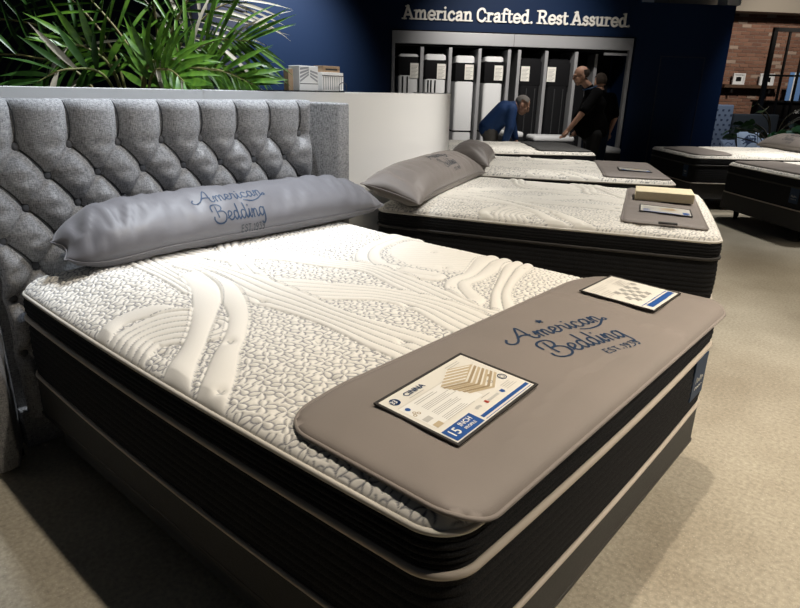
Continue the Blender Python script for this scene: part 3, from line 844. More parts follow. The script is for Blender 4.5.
# ------------------------------------------------------------------ info cards
def text_mesh(s, size):
    cu = bpy.data.curves.new('t', 'FONT'); cu.body = s; cu.size = size; cu.offset = size*.018; cu.align_x = 'LEFT'
    ob = bpy.data.objects.new('t', cu); COL.objects.link(ob)
    dg = bpy.context.evaluated_depsgraph_get(); me = ob.evaluated_get(dg).to_mesh()
    v = [tuple(q.co) for q in me.vertices]; f = [tuple(p.vertices) for p in me.polygons]
    ob.evaluated_get(dg).to_mesh_clear(); bpy.data.objects.remove(ob); bpy.data.curves.remove(cu)
    return v, f
def make_card(label, w_, h_, loc, rz, kind, parent_cov=None, group='info cards'):
    """card in the xy plane: x = reading direction, y = up the page; origin at its centre"""
    root = thing('info_card', label, 'card', loc, rz, group)
    MB().box(-w_/2, w_/2, -h_/2, h_/2, 0, .0016).build('sheet', M['card'], root)
    bd = MB(); e = .007; z1 = .0035
    bd.box(-w_/2-e, -w_/2, -h_/2-e, h_/2+e, -.001, z1).box(w_/2, w_/2+e, -h_/2-e, h_/2+e, -.001, z1)
    bd.box(-w_/2, w_/2, -h_/2-e, -h_/2, -.001, z1).box(-w_/2, w_/2, h_/2, h_/2+e, -.001, z1)
    bd.build('sleeve_edge', M['edge'], root)
    def rect(name, x0, x1, y0, y1, m, z=.0022):
        return MB().add([(x0*w_-w_/2, y0*h_-h_/2, z), (x1*w_-w_/2, y0*h_-h_/2, z), (x1*w_-w_/2, y1*h_-h_/2, z), (x0*w_-w_/2, y1*h_-h_/2, z)], [(0, 1, 2, 3)]).build(name, m, root)
    def poly(name, pts, m, z=.0023):
        return MB().add([(a*w_-w_/2, b*h_-h_/2, z) for a, b in pts], [tuple(range(len(pts)))]).build(name, m, root)
    def text(s, x, y, size, m, z=.0026):
        v, f = text_mesh(s, size*h_)
        return MB().add([(a+x*w_-w_/2, b+y*h_-h_/2, z) for a, b, c in v], f).build('lettering', m, root)
    def lines(x0, x1, y, n_, dy, m=M['cardgrey'], t=.008):
        mb = MB(); rn = random.Random(int(x0*100+y*1000))
        for i in range(n_):
            xe = x0+(x1-x0)*(.65+.35*rn.random()); yy = y-i*dy
            mb.add([(x0*w_-w_/2, yy*h_-h_/2, .0024), (xe*w_-w_/2, yy*h_-h_/2, .0024), (xe*w_-w_/2, (yy+t)*h_-h_/2, .0024), (x0*w_-w_/2, (yy+t)*h_-h_/2, .0024)], [(0, 1, 2, 3)])
        mb.build('text_lines', m, root)
    def disc(x, y, r_, m, z=.0024, ring=None):
        n_ = 24; pts = [(x*w_-w_/2+r_*h_*math.cos(2*math.pi*i/n_), y*h_-h_/2+r_*h_*math.sin(2*math.pi*i/n_), z) for i in range(n_)]
        if ring is None: return MB().add(pts, [tuple(range(n_))]).build('emblem', m, root)
        ins = [(x*w_-w_/2+ring*h_*math.cos(2*math.pi*i/n_), y*h_-h_/2+ring*h_*math.sin(2*math.pi*i/n_), z) for i in range(n_)]
        return MB().add(pts+ins, [(i, (i+1) % n_, n_+(i+1) % n_, n_+i) for i in range(n_)]).build('emblem', m, root)
    if kind == 'main':
        disc(.09, .885, .062, M['cardnavy']); text('33', .055, .86, .085, M['cardwhite'])
        text('CINNA', .20, .86, .105, M['cardnavy']); lines(.2, .42, .82, 1, .03)
        lines(.72, .92, .93, 2, .035); rect('rule', .04, .96, .775, .781, M['cardgreyl'])
        rect('panel_print', .04, .60, .30, .765, M['cardwhite'], .0020)
        disc(.08, .70, .030, M['cardblue']); lines(.17, .50, .72, 2, .03)
        for yy, mm in ((.585, M['cardtan']), (.455, M['cardgreyl']), (.325, M['cardbeige'])):
            if mm is M['cardtan']:
                for q in ((-.02, 0), (.02, 0), (0, .035)): disc(.08+q[0], yy+q[1]-.005, .022, mm, .0024, .012)
            else: rect('swatch', .05, .12, yy-.04, yy+.03, mm, .0024)
            lines(.17, .52, yy+.04, 4, .024, t=.006)
        # layered mattress picture
        for i in range(6):
            y0 = .42+.05*i; x0 = .55-.015*i; c = (M['cardbeige'], M['cardtan'])[i % 2]
            poly('layer_print', [(x0, y0), (x0+.20, y0-.13), (.95-.005*i, y0+.03), (.95-.005*i, y0+.065), (x0+.20, y0-.095), (x0, y0+.035)], c, .0024+.00006*i)
        poly('layer_print', [(.47, .72), (.67, .60), (.93, .76), (.72, .90)], M['cardbeige'], .0029)
        for k in range(5): poly('layer_print', [(.50+.045*k, .745+.033*k), (.515+.045*k, .755+.033*k), (.715+.045*k, .635+.033*k), (.70+.045*k, .625+.033*k)], M['cardwhite'], .0031)
        rect('band_print', .36, .98, .055, .10, M['cardblue']); rect('rule', .36, .98, .022, .03, M['cardblue'])
        rect('panel_print', .02, .335, .02, .215, M['cardblue'], .0023)
        text('15', .035, .075, .15, M['cardwhite']); text('INCH', .165, .13, .085, M['cardwhite']); text('PROFILE', .165, .065, .052, M['cardwhite'])
        for k in range(3): disc(.42+.02*k, .20+.008*(k % 2), .022, M['cardgreyl'])
        rect('bar_print', .53, .555, .17, .225, M['cardred']); rect('bar_print', .56, .70, .18, .215, M['cardgreyl'])
        poly('shield_print', [(.73, .22), (.77, .22), (.77, .18), (.75, .155), (.73, .18)], M['cardblue'])
        lines(.80, .95, .26, 4, .028, t=.006); lines(.55, .68, .27, 1, .03)
        disc(.93, .36, .058, M['cardnavy'], .0024, .045); disc(.93, .36, .034, M['cardgrey'], .0024, .022)
        disc(.80, .40, .035, M['cardgrey'], .0024, .026); disc(.87, .48, .03, M['cardtan'], .0024)
    elif kind == 'second':
        rect('band_print', .12, .96, .05, .14, M['cardblue']); rect('rule', .04, .96, .165, .178, M['cardblue'])
        lines(.08, .55, .90, 3, .04); lines(.60, .92, .92, 2, .035); disc(.88, .62, .05, M['cardgrey'], .0024)
        lines(.62, .92, .82, 6, .035, t=.012)
        for i in range(4):
            for j in range(6):
                if (i+j) % 2: poly('weave_print', [(.12+.09*j+.04*i, .28+.10*i), (.21+.09*j+.04*i, .26+.10*i), (.25+.09*j+.04*i, .35+.10*i), (.16+.09*j+.04*i, .37+.10*i)], M['cardgrey'])
        lines(.06, .40, .74, 4, .04)
    else:
        rect('panel_print', .84, .97, .08, .40, M['cardblue']); lines(.06, .35, .75, 5, .10, t=.03)
        poly('layer_print', [(.34, .62), (.48, .42), (.78, .56), (.64, .86)], M['cardtan']); rect('band_print', .05, .80, .06, .13, M['cardblue'])
        disc(.12, .32, .09, M['cardblue'])
    return root
def settle(card, w_, h_, bvh, cc_, x, y, ang_bed, base, spin):
    """lays a card on a cover: tilts it to the slope under it; x,y in bed coordinates"""
    e = .06
    gx = (surf(bvh, x-cc_[0]+e, y-cc_[1])-surf(bvh, x-cc_[0]-e, y-cc_[1]))/(2*e)
    gy = (surf(bvh, x-cc_[0], y-cc_[1]+e)-surf(bvh, x-cc_[0], y-cc_[1]-e))/(2*e)
    z0_ = surf(bvh, x-cc_[0], y-cc_[1]); lift = 0
    for i in range(-3, 4):
        for j in range(-3, 4):
            a_, b_ = w_/2*i/3, h_/2*j/3
            dx, dy = a_*math.cos(spin)-b_*math.sin(spin), a_*math.sin(spin)+b_*math.cos(spin)
            hit = bvh.ray_cast(Vector((x-cc_[0]+dx, y-cc_[1]+dy, 1)), Vector((0, 0, -1)))[0]
            if hit: lift = max(lift, hit.z-(z0_+gx*dx+gy*dy))
    nrm = Vector((-gx, -gy, 1)).normalized(); xa = Vector((math.cos(spin), math.sin(spin), 0)); xa = (xa-nrm*xa.dot(nrm)).normalized()
    rm = Matrix((xa, nrm.cross(xa), nrm)).transposed()
    rm = Matrix.Rotation(ang_bed, 3, 'Z') @ rm
    card.rotation_euler = rm.to_euler(); card.location.z = base+cc_[2]+z0_+lift+.0025
C1 = make_card('white info card with beige layered mattress picture and blue 15 INCH PROFILE box', .352, .226, (1.778, .375, 0), 0, 'main')
settle(C1, .365, .24, cbvh, cc, 1.778, .375, 0, TOP1-TH, R(92.5))
C2 = make_card('white info card with grey woven picture, beside the blue script logo', .30, .265, (1.76, 1.50, 0), 0, 'second')
settle(C2, .32, .29, cbvh, cc, 1.76, 1.50, 0, TOP1-TH, R(92))

# covers, cards and pillows of the other beds
def bed_of(k): return BEDS[k]
foot, ang, top, W = BEDS['second']
c2, b2, q2 = make_cover('taupe foot cover under a cream foam block', W, .03, 1.50, 1.965, .12, 1.50, place_on(foot, ang, W, top), seed=2, rc=.04)
pz = top-TH+q2[2]+surf(b2, 0, 0)
px_, py_ = bed_xy(foot, ang, W, 1.745, .52)
settle(make_card('small printed info card beside the cream foam block', .29, .24, (px_, py_, 0), 0, 'small'), .31, .26, b2, q2, 1.745, .52, ang, top-TH, 0)
MB().box(-.05, .05, -.012, .012, 0, .012, .003).build('strap_tab', M['edge'], c2, loc=(1.75-q2[0], .095-q2[1], surf(b2, 0, -.6)-.006))
px_, py_ = bed_xy(foot, ang, W, 1.74, 1.0)
fb = MB().box(-.185, .185, -.14, .14, 0, .062, .006).build('foam_block', M['foam'], loc=(px_, py_, pz+.004), rz=ang+R(1))
tag(fb, 'cream foam sample block lying on a taupe foot cover', 'foam block')
foot, ang, top, W = BEDS['third']
c3, b3, q3 = make_cover('taupe foot cover on the bed behind the foam-block bed', W, .03, 1.40, 1.99, .06, 1.46, place_on(foot, ang, W, top), seed=3, rc=.05)
px_, py_ = bed_xy(foot, ang, W, 1.72, .5)
settle(make_card('small printed info card on the bed behind the foam-block bed', .29, .24, (px_, py_, 0), 0, 'small'), .31, .26, b3, q3, 1.72, .5, ang, top-TH, 0)
foot, ang, top, W = BEDS['fourth']
make_cover('dark grey foot cover on the bed in front of the men', W, .03, 1.30, 1.99, .05, 1.3, place_on(foot, ang, W, top), seed=4, m=M['charcoal'])
foot, ang, top, W = BEDS['side_back']
make_cover('taupe foot cover on the bed before the flush navy door', W, .03, 1.48, 1.99, .3, 1.42, place_on(foot, ang, W, top), seed=5)
foot, ang, top, W = BEDS['side_front']
make_cover('taupe foot cover on the bed with visible black legs', W, .03, 1.48, 1.995, .06, 1.46, place_on(foot, ang, W, top), seed=6)
def bed_pillow(key, lx, ly, label, Lh=.72, **kw):
    foot, ang, top, W = BEDS[key]; px_, py_ = bed_xy(foot, ang, W, lx, ly)
    return make_pillow('body_pillow', label, Lh, .20, .125, (px_, py_, top+.018), ang, R(14), M['pillow_taupe'], kw.pop('seed', 2), group=G_P, **kw)
bed_pillow('second', .16, .70, 'long taupe pillow at the white partition, heading the foam-block bed', .86, seed=3, logo_y=.02, logo_scale=.036, printm=M['logo_grey'], logo_v=.03, end_drop=.10)
bed_pillow('third', .14, .36, 'short plump taupe pillow at the rounded end of the white partition', .42, seed=5, end_drop=.1)
bed_pillow('side_back', .19, .73, 'long pale taupe pillow in front of the glossy leafy plant', .70, seed=7, logo_y=0, logo_scale=.034, printm=M['logo_grey'], logo_v=.0, end_drop=.1)

# ------------------------------------------------------------------ display unit in the navy wall
def wall_thing(name, label, cat, s_, off, z=0, rz=0, group=None):
    """s_ along the wall, off metres in front of the wall face"""
    p = WO+WT*s_+WN*off
    return thing(name, label, cat, (p.x, p.y, z), WANG+rz, group)
DU = wall_thing('display_unit', 'silver framed display unit of upright mattress bays in the navy wall', 'display unit', 0, 0)
MB().box(-.015, 4.135, -.06, .02, 2.215, 2.405, .004).build('header', M['silver'], DU)
MB().box(2.04, 2.046, -.062, .0, 2.215, 2.405).build('header_joint', M['edge'], DU)
MB().box(-.015, 4.135, -.05, .02, 2.405, 2.425).build('shadow_gap', M['black'], DU)
for x0, x1 in ((-.015, .035), (4.075, 4.135)):
    MB().box(x0, x1, -.06, .02, 0, 2.22, .003).build('frame_post', M['silver'], DU)
MB().box(0, 4.12, .78, .80, 0, 2.3).build('back_panel', M['black'], DU)
MB().box(0, 4.12, .02, .80, 2.19, 2.21).build('top_panel', M['black'], DU)
for x in (.497, .98, 1.484, 1.993, 2.169, 2.645, 3.172):
    MB().box(x-.028, x+.028, -.01, .76, .02, 2.17, .003).build('divider', M['silver'], DU)
MB().box(3.665, 3.72, .40, .76, .02, 2.17, .003).build('divider', M['silver'], DU)
MB().box(3.66, 4.08, -.01, .03, 2.13, 2.17).build('inner_rail', M['silver'], DU)
MB().box(0, 4.12, .0, .78, 0, .06).build('plinth', M['black'], DU)
G_S = 'mattresses standing upright in the display bays'
def upright(s_, w_, z1, pale, label, strap_z, card_s, cap, thin=()):
    t = wall_thing('upright_mattress', label, 'mattress', s_, -.40, .061, group=G_S)
    m = M['white_matt'] if pale else M['black']
    mb = MB().box(-w_/2, w_/2, -.34, .34, 0, z1-.061, .05)
    mb.build('body', m, t, True)
    MB().box(-w_/2-.006, w_/2+.006, -.346, .346, strap_z[0]-.061, strap_z[1]-.061, .02).build('black_sleeve', M['black'], t, True)
    if pale:
        for z in (.80, ): MB().box(-w_/2-.004, w_/2+.004, -.345, .345, z-.061, z-.061+.03, .01).build('strap', M['black'], t, True)
        for x in thin: MB().box(x-.012, x+.012, -.352, -.345, .3, strap_z[0]-.07).build('dark_stripe', M['black'], t)
    else:
        for x in (-.05, .1): MB().box(x-.006, x+.006, -.345, -.34, .2, strap_z[0]-.1).build('edge_piping', M['gunmetal'], t)
    c = MB().box(card_s-.075, card_s+.075, -.356, -.350, 1.675-.061, 1.915-.061).build('hang_card', M['card'], t)
    mb = MB()
    for i in range(9): mb.box(card_s-.06, card_s+.02+.04*((i*7) % 3)/2, -.3575, -.3562, 1.69-.061+.022*i, 1.697-.061+.022*i)
    mb.build('text_lines', M['cardgrey'], c)
    return t
upright(.285, .36, 2.06, True, 'white strapped mattress standing in the end bay furthest from the flush navy door', (1.71, 2.02), .10, True, (-.10, -.02, ))
upright(.745, .36, 2.07, True, 'white striped mattress standing in the second bay, next to the end bay', (1.66, 1.98), .10, True, (-.12, -.07, 0.0))
upright(1.255, .33, 2.06, True, 'broad white mattress standing beside the rounded end of the white partition', (1.635, 1.95), .07, True)
upright(1.76, .33, 2.06, True, 'white mattress standing in the display bay behind the blue-jacketed man', (1.62, 1.98), .08, True)
upright(2.41, .36, 2.05, False, 'black mattress with white card standing beside the double divider', (1.6, 2.0), -.10, False)
upright(2.915, .38, 2.05, False, 'black mattress with white card standing behind the balding man', (1.6, 2.0), -.14, False)
# low mattress stacks in front of the bays
G_L = 'short sample mattresses in front of the display bays'
def low_mattress(s_, off, w_, d, z, label, tilt=0):
    t = wall_thing('sample_mattress', label, 'mattress', s_, off, 0, tilt, G_L)
    MB().box(-w_/2, w_/2, -d/2, d/2, z-.10, z, .04).build('white_top', M['white_matt'], t, True)
    MB().box(-w_/2-.005, w_/2+.005, -d/2-.005, d/2+.005, z-.30, z-.085, .03).build('black_border', M['border'], t, True)
    MB().box(-w_/2+.01, w_/2-.01, -d/2+.01, d/2-.01, .12, z-.30, .01).build('base_box', M['charcoal'], t, True)
    for sx in (-1, 1):
        for sy_ in (-1, 1): MB().tube([(sx*(w_/2-.08), sy_*(d/2-.08), .12), (sx*(w_/2-.08), sy_*(d/2-.08), 0)], [.03, .022], 8).build('leg', M['black'], t)
    return t
low_mattress(2.05, .28, .32, .5, .86, 'narrow white-topped sample mattress beside the blue-jacketed man')
low_mattress(2.75, .28, .72, .5, .80, 'white-topped sample mattress between the blue-jacketed man and the men in black')
low_mattress(3.93, .0, .28, .6, .60, 'low white-topped sample mattress at the frame post nearest the flush navy door')

# ------------------------------------------------------------------ sign letters
SER = {  # thick strokes, serif bars (x0,x1,y), advance
 'A': ([[(.14, .05), (.43, .98)], [(.43, .98), (.80, .05)], [(.25, .34), (.68, .34)]], [(0, .3, .05), (.62, .98, .05), (.27, .5, .95)], .95),
 'C': ([[(.74, .70), (.62, .92), (.40, .95), (.17, .78), (.11, .5), (.17, .2), (.40, .05), (.62, .08), (.78, .28)]], [], .84),
 'R': ([[(.22, .05), (.22, .95)], [(.22, .94), (.58, .94), (.72, .75), (.58, .52), (.22, .50)], [(.46, .5), (.78, .06)]], [(.04, .42, .05), (.04, .3, .95), (.64, .95, .05)], .93),
 'm': ([[(.18, .05), (.18, .66)], [(.18, .45), (.36, .65), (.52, .58), (.54, .05)], [(.54, .45), (.72, .65), (.88, .58), (.90, .05)]], [(.02, .34, .05), (.4, .68, .05), (.76, 1.06, .05), (.04, .18, .65)], 1.08),
 'e': ([[(.13, .36), (.62, .36), (.58, .56), (.38, .67), (.17, .55), (.11, .33), (.2, .1), (.42, .04), (.62, .15)]], [], .70),
 'r': ([[(.2, .05), (.2, .66)], [(.2, .42), (.34, .62), (.54, .6)]], [(.03, .42, .05), (.05, .2, .65)], .58),
 'i': ([[(.2, .05), (.2, .66)], [(.18, .9), (.22, .94)]], [(.03, .37, .05), (.05, .2, .65)], .40),
 'c': ([[(.56, .5), (.42, .66), (.2, .58), (.11, .35), (.2, .1), (.42, .04), (.58, .16)]], [], .64),
 'a': ([[(.14, .56), (.34, .66), (.5, .58), (.52, .05)], [(.5, .4), (.25, .38), (.11, .2), (.24, .05), (.5, .16)]], [(.46, .68, .05)], .70),
 'n': ([[(.18, .05), (.18, .66)], [(.18, .45), (.38, .65), (.56, .58), (.58, .05)]], [(.02, .34, .05), (.44, .74, .05), (.04, .18, .65)], .77),
 'f': ([[(.5, .92), (.36, .98), (.22, .86), (.2, .05)]], [(.03, .42, .05), (.05, .45, .65)], .47),
 't': ([[(.2, .88), (.2, .2), (.3, .05), (.46, .1)]], [(.03, .44, .65)], .48),
 'd': ([[(.56, .98), (.56, .05)], [(.56, .5), (.38, .66), (.18, .56), (.11, .34), (.2, .1), (.38, .04), (.56, .2)]], [(.42, .58, .96), (.54, .72, .05)], .76),
 's': ([[(.46, .54), (.3, .66), (.13, .54), (.18, .40), (.42, .32), (.46, .16), (.28, .04), (.1, .16)]], [], .56),
 'u': ([[(.18, .66), (.18, .18), (.3, .05), (.46, .1), (.58, .26)], [(.58, .66), (.58, .05)]], [(.04, .18, .65), (.44, .58, .65), (.56, .74, .05)], .77),
 '.': ([[(.14, .06), (.18, .08)]], [], .32), ' ': ([], [], .30),
}
SIGN = wall_thing('wall_sign', 'cream slab-serif lettering American Crafted. Rest Assured. on the navy wall', 'sign', .15, .002, 2.583)
TXT = 'American Crafted. Rest Assured.'
tot = sum(SER[c][2] for c in TXT)
sx_ = 3.90/tot; sz_ = .205
glyph_me = {}
x = 0
for ch in TXT:
    st, bars, adv = SER[ch]
    if st:
        if ch not in glyph_me:
            mb = MB()
            strokes = [(s, len(s) > 2) for s in st]+[([(a, y), (b, y)], False) for a, b, y in bars]
            for si, (l, r_) in enumerate(strips(strokes, .165 if True else .1, 5, (0, 0))):
                k = len(l); wz = .6 if si >= len(st) else 1
                vs = []
                dep = .030-.0008*si
                for a, b in zip(l, r_):
                    c_ = (a+b)/2; a2, b2_ = c_+(a-c_)*wz, c_+(b-c_)*wz
                    for q in (a2, b2_): vs += [(q.x*sx_, -dep, q.y*sz_), (q.x*sx_, 0, q.y*sz_)]
                fs = []
                for i in range(k-1):
                    p, q = 4*i, 4*i+4
                    fs += [(p, p+2, q+2, q), (p, q, q+1, p+1), (p+2, p+3, q+3, q+2)]
                fs += [(0, 1, 3, 2), (4*k-4, 4*k-2, 4*k-1, 4*k-3)]
                mb.add(vs, fs)
            ob = mb.build('letter', M['white_sign'], SIGN); glyph_me[ch] = ob.data
        else:
            ob = bpy.data.objects.new('letter', glyph_me[ch]); link(ob, SIGN)
        ob.location = (x*sx_, 0, 0)
    x += adv

# ------------------------------------------------------------------ people (local x = right, y = away from the viewer of the photo, z up)
PANG = yaw
def remesh(o, vox, sm=4):
    m_ = o.modifiers.new('join', 'REMESH'); m_.mode = 'VOXEL'; m_.voxel_size = vox; m_.use_smooth_shade = True
    s_ = o.modifiers.new('soften', 'SMOOTH'); s_.factor = .5; s_.iterations = sm
    return o
def ell(mb, c, r, rot=(0, 0, 0), n=16, m=12):
    t = MB().ball((0, 0, 0), r, n, m); rm = Matrix.Rotation(rot[2], 3, 'Z') @ Matrix.Rotation(rot[1], 3, 'Y') @ Matrix.Rotation(rot[0], 3, 'X')
    mb.add([rm @ Vector(v) + Vector(c) for v in t.v], t.f)
def limb(mb, pts, rad, n=12):
    mb.tube(pts, rad, n)
    for p, r_ in zip(pts, rad): ell(mb, p, (r_, r_, r_), n=10, m=8)
def hand(mb, wrist, direc, palm_n, side):
    """palm, four unequal fingers and a thumb"""
    wv = Vector(wrist); d = Vector(direc).normalized(); pn = Vector(palm_n); pn = (pn-d*pn.dot(d)).normalized(); ac = d.cross(pn)*side
    limb(mb, [wv, wv+d*.05, wv+d*.095], [.028, .036, .036], 8)
    for i, (ln, off) in enumerate(((.072, -.030), (.082, -.010), (.076, .011), (.058, .030))):
        b = wv+d*.09+ac*off
        limb(mb, [b, b+d*ln*.5+pn*.006, b+d*ln*.85+pn*.026], [.0105, .0098, .0085], 8)
    b = wv+d*.03-ac*.03
    limb(mb, [b, b+d*.035-ac*.022+pn*.012, b+d*.07-ac*.026+pn*.022], [.014, .0125, .0105], 8)
def head_shape(mb, c, face, up_, s=1.0):
    """skull, jaw, nose, ears, eye sockets; face = direction looked at"""
    f_ = Vector(face).normalized(); u_ = Vector(up_); u_ = (u_-f_*u_.dot(f_)).normalized(); r_ = f_.cross(u_)
    Mx = Matrix((f_, r_, u_)).transposed(); c = Vector(c)
    def e(p, rad):
        t = MB().ball((0, 0, 0), [k*s for k in rad], 16, 12); mb.add([c+Mx @ (Vector(v)+Vector(p)*s) for v in t.v], t.f)
    e((-.01, 0, .03), (.10, .078, .09)); e((.03, 0, -.045), (.066, .060, .075)); e((.055, 0, -.095), (.03, .032, .025))
    e((.1, 0, -.022), (.022, .014, .028)); e((.085, 0, .02), (.02, .045, .014)); e((.092, 0, -.068), (.012, .024, .009))
    for q in (-1, 1): e((-.005, q*.078, -.012), (.022, .012, .034)); e((.06, q*.036, -.03), (.03, .022, .03))
    return Mx, c
def hair_shape(Mx, c, s, style):
    mb = MB(); t = MB().ball((0, 0, 0), (.108*s, .086*s, .098*s), 24, 18)
    keep = {}
    for i, v in enumerate(t.v):
        x, y, z = v[0]/s, v[1]/s, v[2]/s
        if style == 'bald': ok = (x < .02 and -.07 < z < .045)
        else: ok = (z > .02 or x < -.02) and z > -.075 and x < .075
        if ok: keep[i] = len(mb.v); mb.v.append(tuple(c+Mx @ (Vector(v)+Vector((-.012, 0, .03))*s)))
    mb.f = [tuple(keep[i] for i in f) for f in t.f if all(i in keep for i in f)]
    return mb
def person(label, loc, J, top_m, trouser_m, hair_m, hair_style, belly=.0, sleeves='short', extras=None):
    root = thing('person', label, 'person', loc, PANG, 'people at the display unit')
    V_ = lambda k: Vector(J[k])
    b = MB()
    pel, che, nk, hd = V_('pelvis'), V_('chest'), V_('neck'), V_('head')
    fwd = Vector(J['front']).normalized()
    limb(b, [pel, pel.lerp(che, .5)+fwd*belly*.4, che, nk], [.15, .145, .15, .06])
    limb(b, [nk, hd-Vector((0, 0, .03))], [.06, .055])
    Mx, hc = head_shape(b, hd, J['face'], J.get('up', (0, 0, 1)), 1.05)
    for s in 'LR':
        limb(b, [V_('sh'+s), V_('el'+s), V_('wr'+s)], [.062, .046, .032])
        hand(b, V_('wr'+s), V_('wr'+s)-V_('el'+s), fwd if s == 'L' else fwd, 1 if s == 'L' else -1)
        limb(b, [V_('hip'+s), V_('kn'+s), V_('an'+s)], [.095, .062, .045])
    remesh(b.build('body', M['skin'], root, True), .0075, 3)
    # top
    t = MB(); acx = Vector((0, 0, 1)).cross(fwd).normalized()
    for k in np.linspace(0, 1, 7):
        c_ = pel.lerp(che, k); wd = .20+.035*k; dp = .175+belly*math.sin(math.pi*min(1, k+.25))*.9
        ax = (che-pel).normalized()
        ell(t, c_+fwd*belly*.5*math.sin(math.pi*k), (dp, wd, .13), (0, 0, math.atan2(fwd.y, fwd.x)))
    limb(t, [V_('shL'), V_('shR')], [.085, .085]); limb(t, [che, nk-(nk-che)*.1], [.16, .075])
    for s in 'LR':
        if sleeves == 'short': limb(t, [V_('sh'+s), V_('sh'+s).lerp(V_('el'+s), .85)], [.085, .078])
        else: limb(t, [V_('sh'+s), V_('el'+s), V_('el'+s).lerp(V_('wr'+s), .9)], [.088, .070, .055])
    ell(t, pel+Vector((0, 0, -.02)), (.165, .20, .16), (0, 0, math.atan2(fwd.y, fwd.x)))
    remesh(t.build('shirt' if sleeves == 'short' else 'jacket', top_m, root, True), .016, 5)
    p = MB(); ell(p, pel+Vector((0, 0, -.05)), (.15, .19, .14), (0, 0, math.atan2(fwd.y, fwd.x)))
    for s in 'LR': limb(p, [V_('hip'+s), V_('kn'+s), V_('an'+s)+Vector((0, 0, .02))], [.115, .085, .07])
    remesh(p.build('trousers', trouser_m, root, True), .016, 4)
    for s in 'LR':
        q = MB(); a = V_('an'+s); ell(q, (a.x+fwd.x*.07, a.y+fwd.y*.07, .045), (.14, .05, .045), (0, 0, math.atan2(fwd.y, fwd.x)))
        ell(q, (a.x, a.y, .06), (.055, .05, .06)); q.build('shoe', M['shoe'], root, True)
    hair_shape(Mx, hc, 1.08, hair_style).build('hair', hair_m, root, True)
    if extras: extras(root, Mx, hc)
    return root
def glasses(root, Mx, hc):
    mb = MB()
    for q in (-1, 1):
        c_ = hc+Mx @ Vector((.098, q*.036, -.005)); ring = []
        for i in range(12):
            a = 2*math.pi*i/12; ring.append(c_+Mx @ Vector((0, .026*math.cos(a), .02*math.sin(a))))
        mb.tube(ring, .003, 5, closed=True); mb.tube([hc+Mx @ Vector((.098, q*.06, 0)), hc+Mx @ Vector((.0, q*.088, 0))], .003, 5)
    mb.tube([hc+Mx @ Vector((.102, -.01, 0)), hc+Mx @ Vector((.102, .01, 0))], .003, 5)
    mb.build('glasses', M['glass'], root)
def man1_extra(root, Mx, hc):
    glasses(root, Mx, hc)
    n_ = []
    for i in range(20):
        a = 2*math.pi*i/20; n_.append((-.10+.095*math.cos(a), .10*math.sin(a), 1.575+.03*math.cos(a)))
    MB().tube(n_, .009, 6, closed=True).build('lanyard', M['lanyard'], root, True)
person('heavy balding man in black polo and glasses reaching one arm down', (-1.50, 8.19, 0), dict(
    pelvis=(.0, 0, .98), chest=(-.02, 0, 1.36), neck=(-.12, 0, 1.59), head=(-.25, 0, 1.74), face=(-1, -.12, -.22), front=(-1, .0, 0),
    shL=(-.05, -.20, 1.50), shR=(.02, .20, 1.50), elL=(-.24, -.27, 1.24), wrL=(-.40, -.22, 1.00), elR=(.05, .30, 1.20), wrR=(-.12, .30, .98),
    hipL=(.02, -.10, .95), hipR=(.02, .10, .95), knL=(-.02, -.11, .52), knR=(.04, .11, .52), anL=(.02, -.12, .09), anR=(.08, .12, .09)),
    M['black_shirt'], M['black_trouser'], M['hair_brown'], 'bald', belly=.10, extras=man1_extra)
person('dark-haired man in black shirt and jeans seen from behind', (-1.76, 8.86, 0), dict(
    pelvis=(0.02, 0, .98), chest=(.03, 0, 1.34), neck=(.02, 0, 1.53), head=(.0, .02, 1.665), face=(-.2, 1, -.15), front=(0, 1, 0),
    shL=(-.15, 0, 1.44), shR=(.20, 0, 1.44), elL=(-.24, -.06, 1.16), wrL=(-.20, .14, 1.02), elR=(.28, -.05, 1.16), wrR=(.25, .05, .92),
    hipL=(-.08, 0, .95), hipR=(.12, 0, .95), knL=(-.09, .02, .52), knR=(.13, .02, .52), anL=(-.09, 0, .09), anR=(.14, 0, .09)),
    M['black_shirt'], M['jeans'], M['hair_brown'], 'full')
person('grey-haired man in blue jacket and grey trousers bending over', (-2.66, 7.25, 0), dict(
    pelvis=(0, 0, 1.00), chest=(.20, 0, 1.22), neck=(.33, 0, 1.31), head=(.45, 0, 1.315), face=(1, -.25, -.55), up=(.4, 0, .9), front=(.78, 0, -.45),
    shL=(.29, .17, 1.25), shR=(.27, -.17, 1.25), elL=(.36, .22, 1.02), wrL=(.42, .18, .82), elR=(.25, -.24, 1.0), wrR=(.20, -.22, .80),
    hipL=(0, .09, .95), hipR=(0, -.09, .95), knL=(.06, .10, .52), knR=(.04, -.10, .52), anL=(.0, .10, .09), anR=(-.02, -.11, .09)),
    M['blue_jacket'], M['grey_trouser'], M['hair_grey'], 'full', sleeves='long')

